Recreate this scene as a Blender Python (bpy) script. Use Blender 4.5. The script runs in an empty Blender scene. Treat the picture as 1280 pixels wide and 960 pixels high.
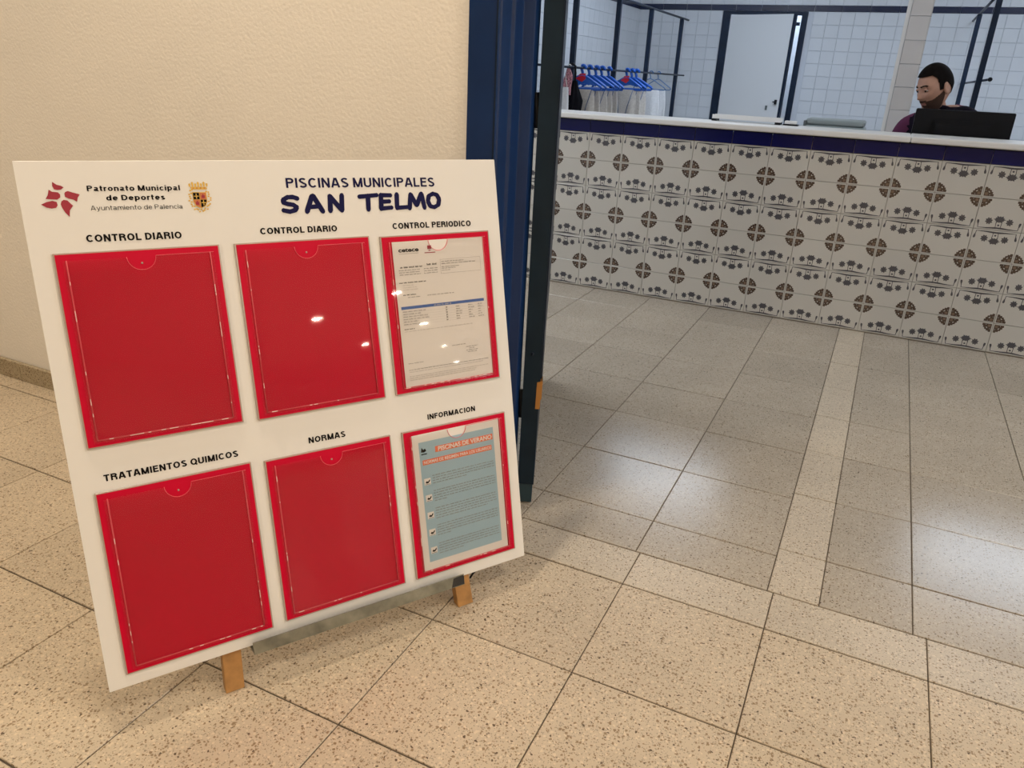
import bpy, bmesh, math, random
from mathutils import Vector, Matrix
random.seed(7)
C = bpy.context.scene.collection
U = 1.15            # metres per layout unit (one unit = the height of the camera above the floor)

# ------------------------------------------------------------------ camera
yaw, pitch, roll = -0.43184331, 0.38921898, 0.04943354
fw = Vector((math.sin(yaw)*math.cos(pitch), math.cos(yaw)*math.cos(pitch), -math.sin(pitch)))
rt = Vector((math.cos(yaw), -math.sin(yaw), 0)); up = rt.cross(fw)
r2 = rt*math.cos(roll) + up*math.sin(roll); u2 = r2.cross(fw)
cam = bpy.data.objects.new('camera', bpy.data.cameras.new('camera')); C.objects.link(cam)
m = Matrix((r2, u2, -fw)).transposed().to_4x4(); m.translation = Vector((0, 0, 1))*U
cam.matrix_world = m
cam.data.sensor_width = 36; cam.data.lens = 948.29/1280*36; cam.data.clip_start = .02; cam.data.clip_end = 200
bpy.context.scene.camera = cam

# ------------------------------------------------------------------ world, exposure
w = bpy.data.worlds.new('world'); bpy.context.scene.world = w; w.use_nodes = True
w.node_tree.nodes['Background'].inputs[0].default_value = (.75, .8, .9, 1)
w.node_tree.nodes['Background'].inputs[1].default_value = .3
vs = bpy.context.scene.view_settings
vs.view_transform = 'Standard'; vs.look = 'None'; vs.exposure = 0.12; vs.gamma = 1; vs.use_curve_mapping = False
WARM = (1.0, .86, .68); COOL = (.62, .77, 1.0); NEUT = (.92, .95, 1.0)
P_DOWN = 19.0       # watts of one lobby downlight
P_PANEL = 22.0      # watts of one ceiling panel in the reception room
P_HALL = 90.0

# ------------------------------------------------------------------ materials
def mat(name, col, rough=.5, metal=0, spec=.5, coat=0, noise=None, bump=None, rand=0, emit=None):
    M = bpy.data.materials.new(name); M.use_nodes = True
    nt = M.node_tree; N = nt.nodes; L = nt.links; b = N['Principled BSDF']
    b.inputs['Base Color'].default_value = (*col, 1); b.inputs['Roughness'].default_value = rough
    b.inputs['Metallic'].default_value = metal; b.inputs['Specular IOR Level'].default_value = spec
    b.inputs['Coat Weight'].default_value = coat; b.inputs['Coat Roughness'].default_value = .05
    geo = N.new('ShaderNodeNewGeometry')
    src = None
    if noise:                                   # (scale, amount)
        n = N.new('ShaderNodeTexNoise'); n.inputs['Scale'].default_value = noise[0]; n.inputs['Detail'].default_value = 4
        L.new(geo.outputs['Position'], n.inputs['Vector'])
        mr = N.new('ShaderNodeMapRange'); mr.inputs[1].default_value = .3; mr.inputs[2].default_value = .7
        mr.inputs[3].default_value = 1-noise[1]; mr.inputs[4].default_value = 1+noise[1]*.4
        L.new(n.outputs[0], mr.inputs[0]); src = mr.outputs[0]
    if rand:
        oi = N.new('ShaderNodeObjectInfo'); mr2 = N.new('ShaderNodeMapRange')
        mr2.inputs[3].default_value = 1-rand; mr2.inputs[4].default_value = 1+rand*.5
        L.new(oi.outputs['Random'], mr2.inputs[0])
        if src is None: src = mr2.outputs[0]
        else:
            mu = N.new('ShaderNodeMath'); mu.operation = 'MULTIPLY'; L.new(src, mu.inputs[0]); L.new(mr2.outputs[0], mu.inputs[1]); src = mu.outputs[0]
    if src is not None:
        mx = N.new('ShaderNodeVectorMath'); mx.operation = 'SCALE'; mx.inputs[0].default_value = col
        L.new(src, mx.inputs['Scale']); L.new(mx.outputs[0], b.inputs['Base Color'])
    if bump:                                    # (scale, strength, distance)
        n = N.new('ShaderNodeTexNoise'); n.inputs['Scale'].default_value = bump[0]; n.inputs['Detail'].default_value = 3
        L.new(geo.outputs['Position'], n.inputs['Vector'])
        bp = N.new('ShaderNodeBump'); bp.inputs['Strength'].default_value = bump[1]; bp.inputs['Distance'].default_value = bump[2]
        L.new(n.outputs[0], bp.inputs['Height']); L.new(bp.outputs[0], b.inputs['Normal'])
    if emit:
        b.inputs['Emission Color'].default_value = (*emit[0], 1); b.inputs['Emission Strength'].default_value = emit[1]
    return M

def terrazzo(name, base, rough=.3, rand=.1, speck=1.0):
    M = bpy.data.materials.new(name); M.use_nodes = True
    nt = M.node_tree; N = nt.nodes; L = nt.links; b = N['Principled BSDF']
    geo = N.new('ShaderNodeNewGeometry')
    cols = [base]
    cur = None
    def layer(scale, thr, col, offs):
        nonlocal cur
        vo = N.new('ShaderNodeTexVoronoi'); vo.inputs['Scale'].default_value = scale
        ad = N.new('ShaderNodeVectorMath'); ad.inputs[1].default_value = (offs, offs*1.7, offs*.3)
        L.new(geo.outputs['Position'], ad.inputs[0])
        # warp a little so that chips are angular, not round
        nz = N.new('ShaderNodeTexNoise'); nz.inputs['Scale'].default_value = scale*1.3; L.new(ad.outputs[0], nz.inputs['Vector'])
        sc = N.new('ShaderNodeVectorMath'); sc.operation = 'SCALE'; sc.inputs['Scale'].default_value = .9/scale
        L.new(nz.outputs['Color'], sc.inputs[0])
        a2 = N.new('ShaderNodeVectorMath'); L.new(ad.outputs[0], a2.inputs[0]); L.new(sc.outputs[0], a2.inputs[1])
        L.new(a2.outputs[0], vo.inputs['Vector'])
        # only some of the cells hold a chip, each of its own size
        sep = N.new('ShaderNodeSeparateColor'); L.new(vo.outputs['Color'], sep.inputs[0])
        mm = N.new('ShaderNodeMath'); mm.operation = 'MULTIPLY'; mm.inputs[1].default_value = thr; L.new(sep.outputs[0], mm.inputs[0])
        lt = N.new('ShaderNodeMath'); lt.operation = 'LESS_THAN'; L.new(vo.outputs['Distance'], lt.inputs[0]); L.new(mm.outputs[0], lt.inputs[1])
        mx = N.new('ShaderNodeMix'); mx.data_type = 'RGBA'
        L.new(lt.outputs[0], mx.inputs[0])
        if cur is None: mx.inputs[6].default_value = (*base, 1)
        else: L.new(cur, mx.inputs[6])
        mx.inputs[7].default_value = (*col, 1)
        cur = mx.outputs[2]
    k = speck
    layer(260, .55*k, tuple(c*.62 for c in base), 3.1)
    layer(150, .50*k, (base[0]*.50, base[1]*.42, base[2]*.33), 11.3)
    layer(120, .42, tuple(min(1, c*1.18) for c in base), 23.7)
    layer(85, .26*k, (base[0]*.20, base[1]*.16, base[2]*.13), 41.9)
    # broad stains and a different tone for each tile
    n = N.new('ShaderNodeTexNoise'); n.inputs['Scale'].default_value = 3.5; n.inputs['Detail'].default_value = 5
    L.new(geo.outputs['Position'], n.inputs['Vector'])
    mr = N.new('ShaderNodeMapRange'); mr.inputs[1].default_value = .3; mr.inputs[2].default_value = .7; mr.inputs[3].default_value = .92; mr.inputs[4].default_value = 1.03
    L.new(n.outputs[0], mr.inputs[0])
    oi = N.new('ShaderNodeObjectInfo'); mr2 = N.new('ShaderNodeMapRange'); mr2.inputs[3].default_value = 1-rand; mr2.inputs[4].default_value = 1+rand*.4
    L.new(oi.outputs['Random'], mr2.inputs[0])
    mu = N.new('ShaderNodeMath'); mu.operation = 'MULTIPLY'; L.new(mr.outputs[0], mu.inputs[0]); L.new(mr2.outputs[0], mu.inputs[1])
    sv = N.new('ShaderNodeVectorMath'); sv.operation = 'SCALE'; L.new(cur, sv.inputs[0]); L.new(mu.outputs[0], sv.inputs['Scale'])
    L.new(sv.outputs[0], b.inputs['Base Color'])
    mr3 = N.new('ShaderNodeMapRange'); mr3.inputs[3].default_value = rough-.01; mr3.inputs[4].default_value = rough+.04
    L.new(n.outputs[0], mr3.inputs[0]); L.new(mr3.outputs[0], b.inputs['Roughness'])
    return M

def clear_mat(name, tint=(1, 1, 1), gloss=1.0):
    M = bpy.data.materials.new(name); M.use_nodes = True
    nt = M.node_tree; N = nt.nodes; L = nt.links; N.remove(N['Principled BSDF'])
    t = N.new('ShaderNodeBsdfTransparent'); t.inputs[0].default_value = (*tint, 1)
    g = N.new('ShaderNodeBsdfGlossy'); g.inputs['Roughness'].default_value = .02
    fr = N.new('ShaderNodeFresnel'); fr.inputs[0].default_value = 1.5
    mu = N.new('ShaderNodeMath'); mu.operation = 'MULTIPLY'; mu.inputs[1].default_value = gloss; L.new(fr.outputs[0], mu.inputs[0])
    mx = N.new('ShaderNodeMixShader'); L.new(mu.outputs[0], mx.inputs[0]); L.new(t.outputs[0], mx.inputs[1]); L.new(g.outputs[0], mx.inputs[2])
    L.new(mx.outputs[0], N['Material Output'].inputs[0])
    return M

M_STUCCO = mat('stucco', (.89, .85, .79), .8, bump=(120, .35, .004), noise=(2, .04))
M_WHITEWALL = mat('white_wall', (.74, .74, .74), .7)
M_CEIL = mat('ceiling_paint', (.8, .8, .78), .8)
M_HALLWALL = mat('hall_wall', (.80, .74, .66), .7)
M_TERR = terrazzo('terrazzo_lobby', (.61, .505, .375), .30, .08, .9)
M_TERR2 = terrazzo('terrazzo_reception', (.45, .39, .315), .20, .10, .75)
M_STRIP = terrazzo('terrazzo_strip', (.57, .49, .385), .32, .06, .8)
M_SKIRT = terrazzo('terrazzo_skirting', (.44, .36, .24), .4, .05)
M_GROUT = mat('grout', (.13, .10, .07), .9, noise=(20, .4))
M_WTILE = mat('white_glazed_tile', (.58, .62, .68), .16, spec=.35, rand=.03)
M_CTILE = mat('column_glazed_tile', (.66, .65, .66), .15, rand=.06)
M_WGROUT = mat('pale_grout', (.51, .55, .62), .8)
M_BTILE = mat('navy_glazed_tile', (.008, .010, .10), .2, spec=.25, rand=.15)
M_BAND = mat('navy_band_tile', (.012, .02, .055), .2, rand=.2)
M_DTILE = mat('decorated_tile_glaze', (.63, .605, .555), .12, rand=.04)
M_DGROUT = mat('counter_grout', (.40, .35, .30), .8)
M_GREYINK = mat('grey_tile_ink', (.085, .083, .095), .2)
M_BROWNINK = mat('brown_tile_ink', (.105, .070, .052), .2, noise=(300, .4))
M_BROWNINK2 = mat('light_brown_tile_ink', (.20, .135, .095), .2)
M_COUNTER = mat('counter_stone', (.80, .79, .77), .3)
M_BLUE = mat('blue_painted_metal', (.008, .032, .120), .35, spec=.3, noise=(6, .2))
M_NAVY = mat('dark_painted_metal', (.008, .018, .042), .4, spec=.25, noise=(9, .3))
M_LEAF = mat('dark_painted_door_edge', (.007, .022, .042), .45, spec=.25, noise=(7, .35))
M_BRASS = mat('brass', (.55, .27, .08), .4, .6)
M_TEAL = mat('worn_teal_foot', (.02, .05, .07), .6)
M_BOARD = mat('white_board_plastic', (.79, .775, .75), .42, spec=.3)
M_RED = mat('red_plastic', (.58, .0010, .030), .35, spec=.12)
M_EDGE = mat('acrylic_edge', (.42, .33, .28), .2)
M_CLEAR = clear_mat('clear_acrylic', gloss=.6)
M_WELD = mat('weld_line', (.80, .10, .14), .3)
M_SCRATCH = mat('scuff', (.95, .72, .70), .4)
M_INK = mat('black_ink', (.006, .005, .006), .6, spec=.1)
M_NAVYINK = mat('navy_ink', (.010, .010, .060), .6, spec=.1)
M_MAROON = mat('maroon_ink', (.33, .012, .035), .5)
M_GOLD = mat('gold_ink', (.72, .45, .07), .5)
M_ORANGEINK = mat('rust_ink', (.55, .16, .04), .5)
M_PAPER = mat('paper', (.80, .76, .73), .6)
M_GREYTXT = mat('grey_print', (.25, .23, .22), .6)
M_LTGREY = mat('pale_grey_print', (.52, .49, .47), .6)
M_BARBLUE = mat('blue_print', (.06, .14, .42), .6)
M_PBLUE = mat('pale_blue_print', (.36, .52, .62), .6)
M_ORANGE = mat('orange_print', (.82, .18, .07), .6)
M_WOOD = mat('easel_wood', (.46, .235, .075), .5, noise=(40, .25))
M_ALU = mat('scuffed_aluminium', (.24, .24, .20), .3, .7, noise=(30, .4))
M_BLACKP = mat('black_plastic', (.006, .007, .010), .4, spec=.2)
M_BLACKP2 = mat('black_gloss_plastic', (.008, .008, .01), .15)
M_WHITEP = mat('white_plastic', (.80, .80, .80), .4)
M_GREYP = mat('grey_plastic', (.27, .32, .34), .45)
M_GREYP2 = mat('dark_grey_plastic', (.12, .14, .15), .4)
M_HBLUE = mat('blue_hanger_plastic', (.005, .10, .52), .35)
M_HRED = mat('red_hanger_plastic', (.62, .01, .03), .35)
M_HWIRE = mat('pale_blue_hanger', (.06, .16, .38), .35)
M_BAG = mat('pale_net_fabric', (.60, .57, .54), .8, noise=(60, .15))
M_BAGW = mat('white_net_fabric', (.72, .74, .78), .8, noise=(60, .1))
M_STRAP = mat('slate_strap', (.10, .14, .24), .7)
M_BLACKF = mat('black_fabric', (.008, .008, .012), .8, spec=.1)
M_PINKF = mat('pink_patterned_fabric', (.55, .25, .30), .8, noise=(70, .9))
M_SKIN = mat('skin', (.50, .27, .19), .5, noise=(60, .08))
M_HAIR = mat('dark_hair', (.006, .004, .0035), .8, spec=.08, bump=(400, .6, .002))
M_BEARD = mat('beard_stubble', (.095, .055, .042), .9, spec=.1, noise=(500, .5))
M_LIP = mat('lip', (.36, .12, .10), .5)
M_EYEW = mat('eye_white', (.7, .68, .66), .2)
M_JACKP = mat('plum_jersey', (.13, .035, .085), .9, spec=.1)
M_JACKB = mat('black_jersey', (.010, .007, .016), .9, spec=.1)
M_PINKP = mat('pink_piping', (.26, .08, .14), .8)
M_TROUS = mat('black_trousers', (.02, .02, .025), .8)
M_LAMPW = mat('lamp_warm', (1, .9, .7), .5, emit=((1, .88, .66), 18))
M_LAMPC = mat('lamp_cool', (1, 1, 1), .5, emit=((.82, .91, 1), 5.0))
M_DAY = mat('daylight_pane', (1, 1, 1), .5, emit=((.80, .90, 1), 3.5))
M_DOORW = mat('white_door', (.68, .71, .75), .35)
M_DESK = mat('desk_laminate', (.45, .42, .38), .4)

# ------------------------------------------------------------------ helpers
def link(name, me, parent=None, loc=(0, 0, 0), mw=None):
    o = bpy.data.objects.new(name, me); C.objects.link(o)
    if parent is not None: o.parent = parent
    if mw is not None: o.matrix_world = mw
    else: o.location = Vector(loc)*U
    return o
def tag(o, label=None, cat=None, group=None, kind=None):
    if label: o['label'] = label
    if cat: o['category'] = cat
    if group: o['group'] = group
    if kind: o['kind'] = kind
    return o
def empty(name, loc=(0, 0, 0), rz=0, rot=None, **k):
    o = link(name, None, None, loc); o.empty_display_size = .05
    if rot is not None: o.rotation_euler = rot.to_euler()
    else: o.rotation_euler = (0, 0, rz)
    return tag(o, **k)

class B:
    """collects shapes into one mesh (layout units)"""
    def __init__(s, *mats): s.v = []; s.f = []; s.mi = []; s.mats = mats; s.sm = []
    def add(s, vs, fs, mi=0, smooth=False):
        n = len(s.v); s.v += [tuple(v) for v in vs]
        for f in fs: s.f.append([i+n for i in f]); s.mi.append(mi); s.sm.append(smooth)
        return s
    def box(s, x0, x1, y0, y1, z0, z1, mi=0, M=None, ch=0):
        if ch:
            c = ch; vs = []
            for z, k in ((z0, c), (z0+c, 0), (z1-c, 0), (z1, c)):
                for x, y in ((x0+k, y0+k), (x1-k, y0+k), (x1-k, y1-k), (x0+k, y1-k)): vs.append((x, y, z))
            fs = [(3, 2, 1, 0), (12, 13, 14, 15)]
            for r in range(3):
                for i in range(4):
                    a = r*4+i; b = r*4+(i+1) % 4; fs.append((a, b, b+4, a+4))
        else:
            vs = [(x, y, z) for z in (z0, z1) for x, y in ((x0, y0), (x1, y0), (x1, y1), (x0, y1))]
            fs = [(3, 2, 1, 0), (4, 5, 6, 7), (0, 1, 5, 4), (1, 2, 6, 5), (2, 3, 7, 6), (3, 0, 4, 7)]
        if M is not None: vs = [M @ Vector(v) for v in vs]
        return s.add(vs, fs, mi)
    def poly(s, pts, depth_vec, mi=0):
        """flat polygon given thickness along depth_vec"""
        n = len(pts); d = Vector(depth_vec)
        vs = [Vector(p) for p in pts] + [Vector(p)+d for p in pts]
        fs = [tuple(range(n)), tuple(range(2*n-1, n-1, -1))] + [(i+n, (i+1) % n + n, (i+1) % n, i) for i in range(n)]
        return s.add(vs, fs, mi)
    def tube(s, pts, r, n=10, mi=0, smooth=True, flat=1.0, closed=False):
        pts = [Vector(p) for p in pts]; rs = r if isinstance(r, (list, tuple)) else [r]*len(pts)
        vs = []; up0 = Vector((0, 0, 1)); K = len(pts)
        for i, p in enumerate(pts):
            if closed: d = pts[(i+1) % K]-pts[i-1]
            else: d = pts[min(i+1, K-1)]-pts[max(i-1, 0)]
            d.normalize()
            a = d.cross(up0)
            if a.length < .05: a = d.cross(Vector((0, 1, 0)))
            a.normalize(); b = a.cross(d)
            for k in range(n):
                t = 2*math.pi*k/n; vs.append(p + a*math.cos(t)*rs[i] + b*math.sin(t)*rs[i]*flat)
        fs = []
        for i in range(K if closed else K-1):
            for k in range(n):
                a_ = i*n+k; b_ = i*n+(k+1) % n; c_ = ((i+1) % K)*n
                fs.append((a_, b_, c_+(k+1) % n, c_+k))
        if not closed: fs += [tuple(range(n-1, -1, -1)), tuple(range((K-1)*n, K*n))]
        return s.add(vs, fs, mi, smooth)
    def lathe(s, prof, n=24, mi=0, c=(0, 0), M=None):
        vs = []
        for r, z in prof:
            for k in range(n):
                t = 2*math.pi*k/n; vs.append(Vector((c[0]+r*math.cos(t), c[1]+r*math.sin(t), z)))
        if M is not None: vs = [M @ v for v in vs]
        fs = [(i*n+k, i*n+(k+1) % n, (i+1)*n+(k+1) % n, (i+1)*n+k) for i in range(len(prof)-1) for k in range(n)]
        fs += [tuple(range(n-1, -1, -1)), tuple(range((len(prof)-1)*n, len(prof)*n))]
        return s.add(vs, fs, mi, True)
    def mesh(s, name='mesh'):
        me = bpy.data.meshes.new(name)
        me.from_pydata([tuple(Vector(v)*U) for v in s.v], [], s.f)
        for x in s.mats: me.materials.append(x)
        me.polygons.foreach_set('material_index', s.mi)
        me.polygons.foreach_set('use_smooth', s.sm)
        me.update()
        bm = bmesh.new(); bm.from_mesh(me); bmesh.ops.recalc_face_normals(bm, faces=bm.faces); bm.to_mesh(me); bm.free()
        return me
    def obj(s, name, parent=None, loc=(0, 0, 0), bevel=0, **k):
        o = link(name, s.mesh(name), parent, loc)
        if bevel:
            b = o.modifiers.new('bevel', 'BEVEL'); b.width = bevel*U; b.segments = 2; b.limit_method = 'ANGLE'; b.angle_limit = .7
        return tag(o, **k)

def struct(o, kind='structure'): o['kind'] = kind; return o

def tile_mesh(w, h, t, ch, m_):
    """tile lying in XY, top face at z=0, thickness t, chamfered top edge"""
    b = B(m_); x, y = w/2, h/2
    vs = [(-x, -y, -t), (x, -y, -t), (x, y, -t), (-x, y, -t), (-x, -y, -ch), (x, -y, -ch), (x, y, -ch), (-x, y, -ch),
          (-x+ch, -y+ch, 0), (x-ch, -y+ch, 0), (x-ch, y-ch, 0), (-x+ch, y-ch, 0)]
    fs = [(8, 9, 10, 11)] + [(a, (a+1) % 4, (a+1) % 4+4, a+4) for a in range(4)] + [(a+4, (a+1) % 4+4, (a+1) % 4+8, a+8) for a in range(4)]
    b.add(vs, fs); return b
cache = {}
def floor_tile(parent, x0, x1, y0, y1, m_, gap=.0011):
    g = gap*random.uniform(.7, 1.5)
    key = (round(x1-x0, 3), round(y1-y0, 3), m_.name)
    if key not in cache: cache[key] = tile_mesh(x1-x0-2*gap, y1-y0-2*gap-(.0030 if y1-y0 < .14 else .0012), .0030, .0010, m_).mesh("floor_tile")
    o = link('floor_tile', cache[key], parent, ((x0+x1)/2, (y0+y1)/2, random.uniform(-.0006, 0)))
    o.rotation_euler = (random.uniform(-.001, .001), random.uniform(-.001, .001), random.uniform(-.0015, .0015))
    return o

# ================================================================== SETTING
D = 10.2; XL = -3.19; XR = 3.6; HC = 2.9; HL = 2.55        # reception room back, left, right, heights
# floor: slab under the laid tiles, finished surface elsewhere
fb = B(M_GROUT, M_TERR, M_TERR2)
fb.box(-6, 31, -6, D+1.2, -.08, -.0030, 0)
fb.box(-6, 31, -6, -.14, -.0029, 0, 1)
fb.box(-6, -3.27, -.14, 1.46, -.0029, 0, 1); fb.box(2.03, 31, -.14, 1.46, -.0029, 0, 1)
fb.box(XL, XR, 3.62, D+1.2, -.0029, 0, 2)
floor = struct(fb.obj('floor'))
T = .2945
for i in range(-11, 7):
    for j in range(5):
        x0 = -.035+i*T; y1 = 1.33-j*T
        floor_tile(floor, x0, x0+T, y1-T, y1, M_TERR)
for i in range(-11, 7):                                       # threshold strip
    x0 = -.035+i*T
    if i >= -3: floor_tile(floor, x0, x0+T, 1.33, 1.46, M_STRIP)
    else: floor_tile(floor, x0, x0+T, 1.33, 1.46, M_TERR)
rowsL = [1.46, 1.605]+[1.605+.2925*k for k in range(1, 7)]+[3.625]
rowsR = [1.46, 1.64]+[1.64+.2915*k for k in range(1, 7)]+[3.625]
for a, b in zip(rowsL, rowsL[1:]):
    for k in range(11): floor_tile(floor, -.048-.2925*(k+1), -.048-.2925*k, a, b, M_TERR2)
for a, b in zip(rowsR, rowsR[1:]):
    floor_tile(floor, -.048, .057, a, b, M_STRIP)
    floor_tile(floor, .057, .235, a, b, M_TERR2)
    for k in range(6): floor_tile(floor, .235+.2925*k, .235+.2925*(k+1), a, b, M_TERR2)

# lobby walls
struct(B(M_STUCCO).box(-6, -.765, 1.40, 1.56, 0, HL+.5).obj('wall_left'))
struct(B(M_STUCCO).box(1.15, 31, 1.40, 1.56, 0, HL+.5).box(-.765, 1.15, 1.40, 1.56, 2.02, HL+.5).obj('wall_right'))
sk = struct(B(M_GROUT).box(-6, -.765, 1.394, 1.40, 0, .058).obj('baseboard_left'))
sm = None
for i in range(-11, -2):
    x0 = -.035+i*T
    bb = B(M_SKIRT).box(-T/2+.001, T/2-.001, -.008, .006, 0, .060, ch=.0012)
    if sm is None: sm = bb.mesh('skirting_tile')
    x1 = x0+T
    if x1 < -.765: link('skirting_tile', sm, sk, ((x0+x1)/2, 1.392, 0))
struct(B(M_HALLWALL).box(-6, 31, -5.2, -5, 0, HL+.5).obj('wall_opposite'))
struct(B(M_HALLWALL).box(31, 31.2, -5.2, -2.6, 0, HL+.5).box(31, 31.2, .6, 1.56, 0, HL+.5).box(31, 31.2, -2.6, .6, 1.9, HL+.5).obj('wall_far'))
wn = struct(empty('window_1', (31.1, -1, 0)))                  # glazed doors at the end of the lobby, seen only as glints in the holders
B(M_DAY).box(.02, .03, -1.6, 1.6, 0, 1.9).obj('pane', wn)
for k in range(5): B(M_BLUE).box(-.04, .04, -1.6+.8*k-.03, -1.6+.8*k+.03, 0, 1.9).obj('mullion', wn)
struct(B(M_HALLWALL).box(-6.2, -6, -5.2, 1.56, 0, HL+.5).obj('wall_near'))
struct(B(M_CEIL).box(-6, 31, -5, 1.40, HL, HL+.1).obj('ceiling'))

# reception room shell
wb = B(M_WGROUT, M_WHITEWALL)
DX0, DX1, DZ = -2.149, -1.179, 1.80                            # doorway in the back wall
wb.box(XL-.2, DX0, D, D+.12, 0, HC+.1); wb.box(DX1, XR+.2, D, D+.12, 0, HC+.1); wb.box(DX0, DX1, D, D+.12, DZ, HC+.1)
wall_back = struct(wb.obj('wall_back'))
struct(B(M_WHITEWALL).box(DX0-.3, DX1+.3, D+.8, D+.86, 0, HC).box(DX0-.3, DX0, D+.12, D+.8, 0, HC).box(DX1+.01, DX1+.3, D+.12, D+.8, 0, HC).obj('wall_passage'))
wall_side = struct(B(M_WGROUT).box(XL-.12, XL, 1.56, D+.12, 0, HC+.1).obj('wall_side'))
struct(B(M_WHITEWALL).box(XR, XR+.12, 1.56, D+.12, 0, HC+.1).obj('wall_outer'))
struct(B(M_CEIL).box(XL, XR, 1.56, D+1.2, HC, HC+.1).obj('ceiling_reception'))

TW, TH = .148, .1365
def wtile(m_, w_, h_): return tile_mesh(w_-.0032, h_-.0032, .006, .0014, m_).mesh('wall_tile')
tw = wtile(M_WTILE, TW, TH); bw = wtile(M_BAND, TW*2, .066)
def put(me, parent, loc, face):
    o = link('wall_tile', me, parent, loc)
    o.rotation_euler = {'back': (math.pi/2, 0, 0), 'left': (math.pi/2, 0, math.pi/2), 'right': (math.pi/2, 0, -math.pi/2)}[face]
    o.rotation_euler.x += random.uniform(-.004, .004); o.rotation_euler.z += random.uniform(-.004, .004)
    return o
BZ0, BZ1 = 1.802, 1.868
def clear_of_door(x, z): return not (DX0-.05 < x < DX1+.05 and z < DZ+.06)
rest = B(M_WTILE)
for c in range(46):
    x = XL+TW*(c+.5)
    for r in range(-7, 14):
        z = BZ0-TH*(r+.5) if r >= 0 else BZ1+TH*(-r-.5)
        if z < 0: continue
        if not clear_of_door(x, z): continue
        if x < 1.32 and -1 <= r <= 8: put(tw, wall_back, (x, D-.006, z), 'back')
        else: rest.box(x-TW/2+.002, x+TW/2-.002, D-.006, D, z-TH/2+.002, z+TH/2-.002)
for c in range(23):
    x = XL+TW*(2*c+1); put(bw, wall_back, (x, D-.007, (BZ0+BZ1)/2), 'back')
rest.obj('wall_tile', wall_back, kind='stuff')
rest = B(M_WTILE)
for c in range(56):
    y = D-.006-TW*(c+.5)
    if y < 2.2: continue
    for r in range(-7, 14):
        z = BZ0-TH*(r+.5) if r >= 0 else BZ1+TH*(-r-.5)
        if z < 0: continue
        if c < 25 and -1 <= r <= 8: put(tw, wall_side, (XL+.006, y, z), 'left')
        else: rest.box(XL, XL+.006, y-TW/2+.002, y+TW/2-.002, z-TH/2+.002, z+TH/2-.002)
for c in range(26):
    put(bw, wall_side, (XL+.007, D-.006-TW*(2*c+1), (BZ0+BZ1)/2), 'left')
rest.obj('wall_tile', wall_side, kind='stuff')

# tiled column behind the counter
col = struct(B(M_WGROUT).box(-.072, .042, 5.206, 5.33, 0, HC).obj('trim_1'))
B(M_WHITEP).box(-.082, -.062, 5.200, 5.23, 0, HC, ch=.003).obj('corner_bead', col)
cw, chh = .106, .1235
cm = tile_mesh(cw-.002, chh-.002, .006, .0012, M_CTILE).mesh('wall_tile'); cm2 = tile_mesh(.122, chh-.002, .006, .0012, M_CTILE).mesh('wall_tile')
for k in range(-12, 12):
    z = 1.395+chh*(k+.5)
    if .02 < z < HC-.05:
        put(cm, col, (-.008, 5.20, z), 'back'); put(cm2, col, (.048, 5.268, z), 'left'); put(cm2, col, (-.078, 5.268, z), 'right')

# back door: frame, leaf ajar, handle
dr = struct(empty('door_2', ((DX0+DX1)/2, D, 0)))
def DB(*m_): return B(*m_)
ox, oy = (DX0+DX1)/2, D
DB(M_NAVY).box(DX0-ox, DX0+.092-ox, -.014, .05, 0, DZ, ch=.004).box(DX1-.066-ox, DX1-ox, -.014, .05, 0, DZ, ch=.004)  .box(DX0+.092-ox, DX1-.066-ox, -.014, .05, 1.763, DZ, ch=.004).obj('door_frame', dr)
lf = Vector((.745, -.262, 0)).normalized(); ang = math.atan2(lf.y, lf.x)
hx, hy = DX0+.100-ox, -.03
Ml = Matrix.Translation((hx, hy, 0)) @ Matrix.Rotation(ang, 4, 'Z')
leafo = DB(M_DOORW, M_NAVY).box(0, .795, 0, .035, .01, 1.755, 0, Ml).box(.795, .822, -.003, .038, .01, 1.755, 1, Ml).obj('door_leaf', dr)
DB(M_BLACKP).box(.745, .765, -.03, -.001, .795, .845, 0, Ml).tube([Ml @ Vector((.755, -.025, .82)), Ml @ Vector((.725, -.03, .82))], .006, 8).obj('door_handle', leafo)
DB(M_GREYP2).box(.63, .652, -.012, -.001, .725, .775, 0, Ml).obj('latch', leafo)
DB(M_NAVY).box(DX1-.16-ox, DX1-.078-ox, 0, .03, 1.655, 1.69).obj('transom_bar', dr)

# ------------------------------------------------------------------ doorway between lobby and reception (door_1)
d1_ = struct(empty('door_1', (-.7, 1.45, 0)))
def prism(bld, pts, z0, z1, mi=0):
    return bld.poly([(x+.7, y-1.45, z0) for x, y in pts], (0, 0, z1-z0), mi)
prism(B(M_BLUE), [(-.767, 1.388), (-.706, 1.388), (-.706, 1.398), (-.703, 1.402), (-.703, 1.44), (-.697, 1.446), (-.697, 1.466), (-.700, 1.470), (-.700, 1.488), (-.690, 1.494), (-.6795, 1.500), (-.6785, 1.5225), (-.767, 1.5225)], 0, 2.06).obj('door_jamb', d1_, bevel=.0015)
prism(B(M_NAVY), [(-.7075, 1.3865), (-.7045, 1.3865), (-.7045, 1.389), (-.7075, 1.389)], 0, 2.06).obj('jamb_joint', d1_)
prism(B(M_BLUE), [(1.15, 1.388), (1.09, 1.388), (1.09, 1.5225), (1.15, 1.5225)], 0, 2.06).obj('door_jamb', d1_, bevel=.0015)
prism(B(M_BLUE), [(-.767, 1.388), (1.15, 1.388), (1.15, 1.5225), (-.767, 1.5225)], 2.0, 2.06).obj('door_header', d1_)
ld = Vector((-.402, 1, 0)).normalized(); la = math.atan2(-ld.x, ld.y)
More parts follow.
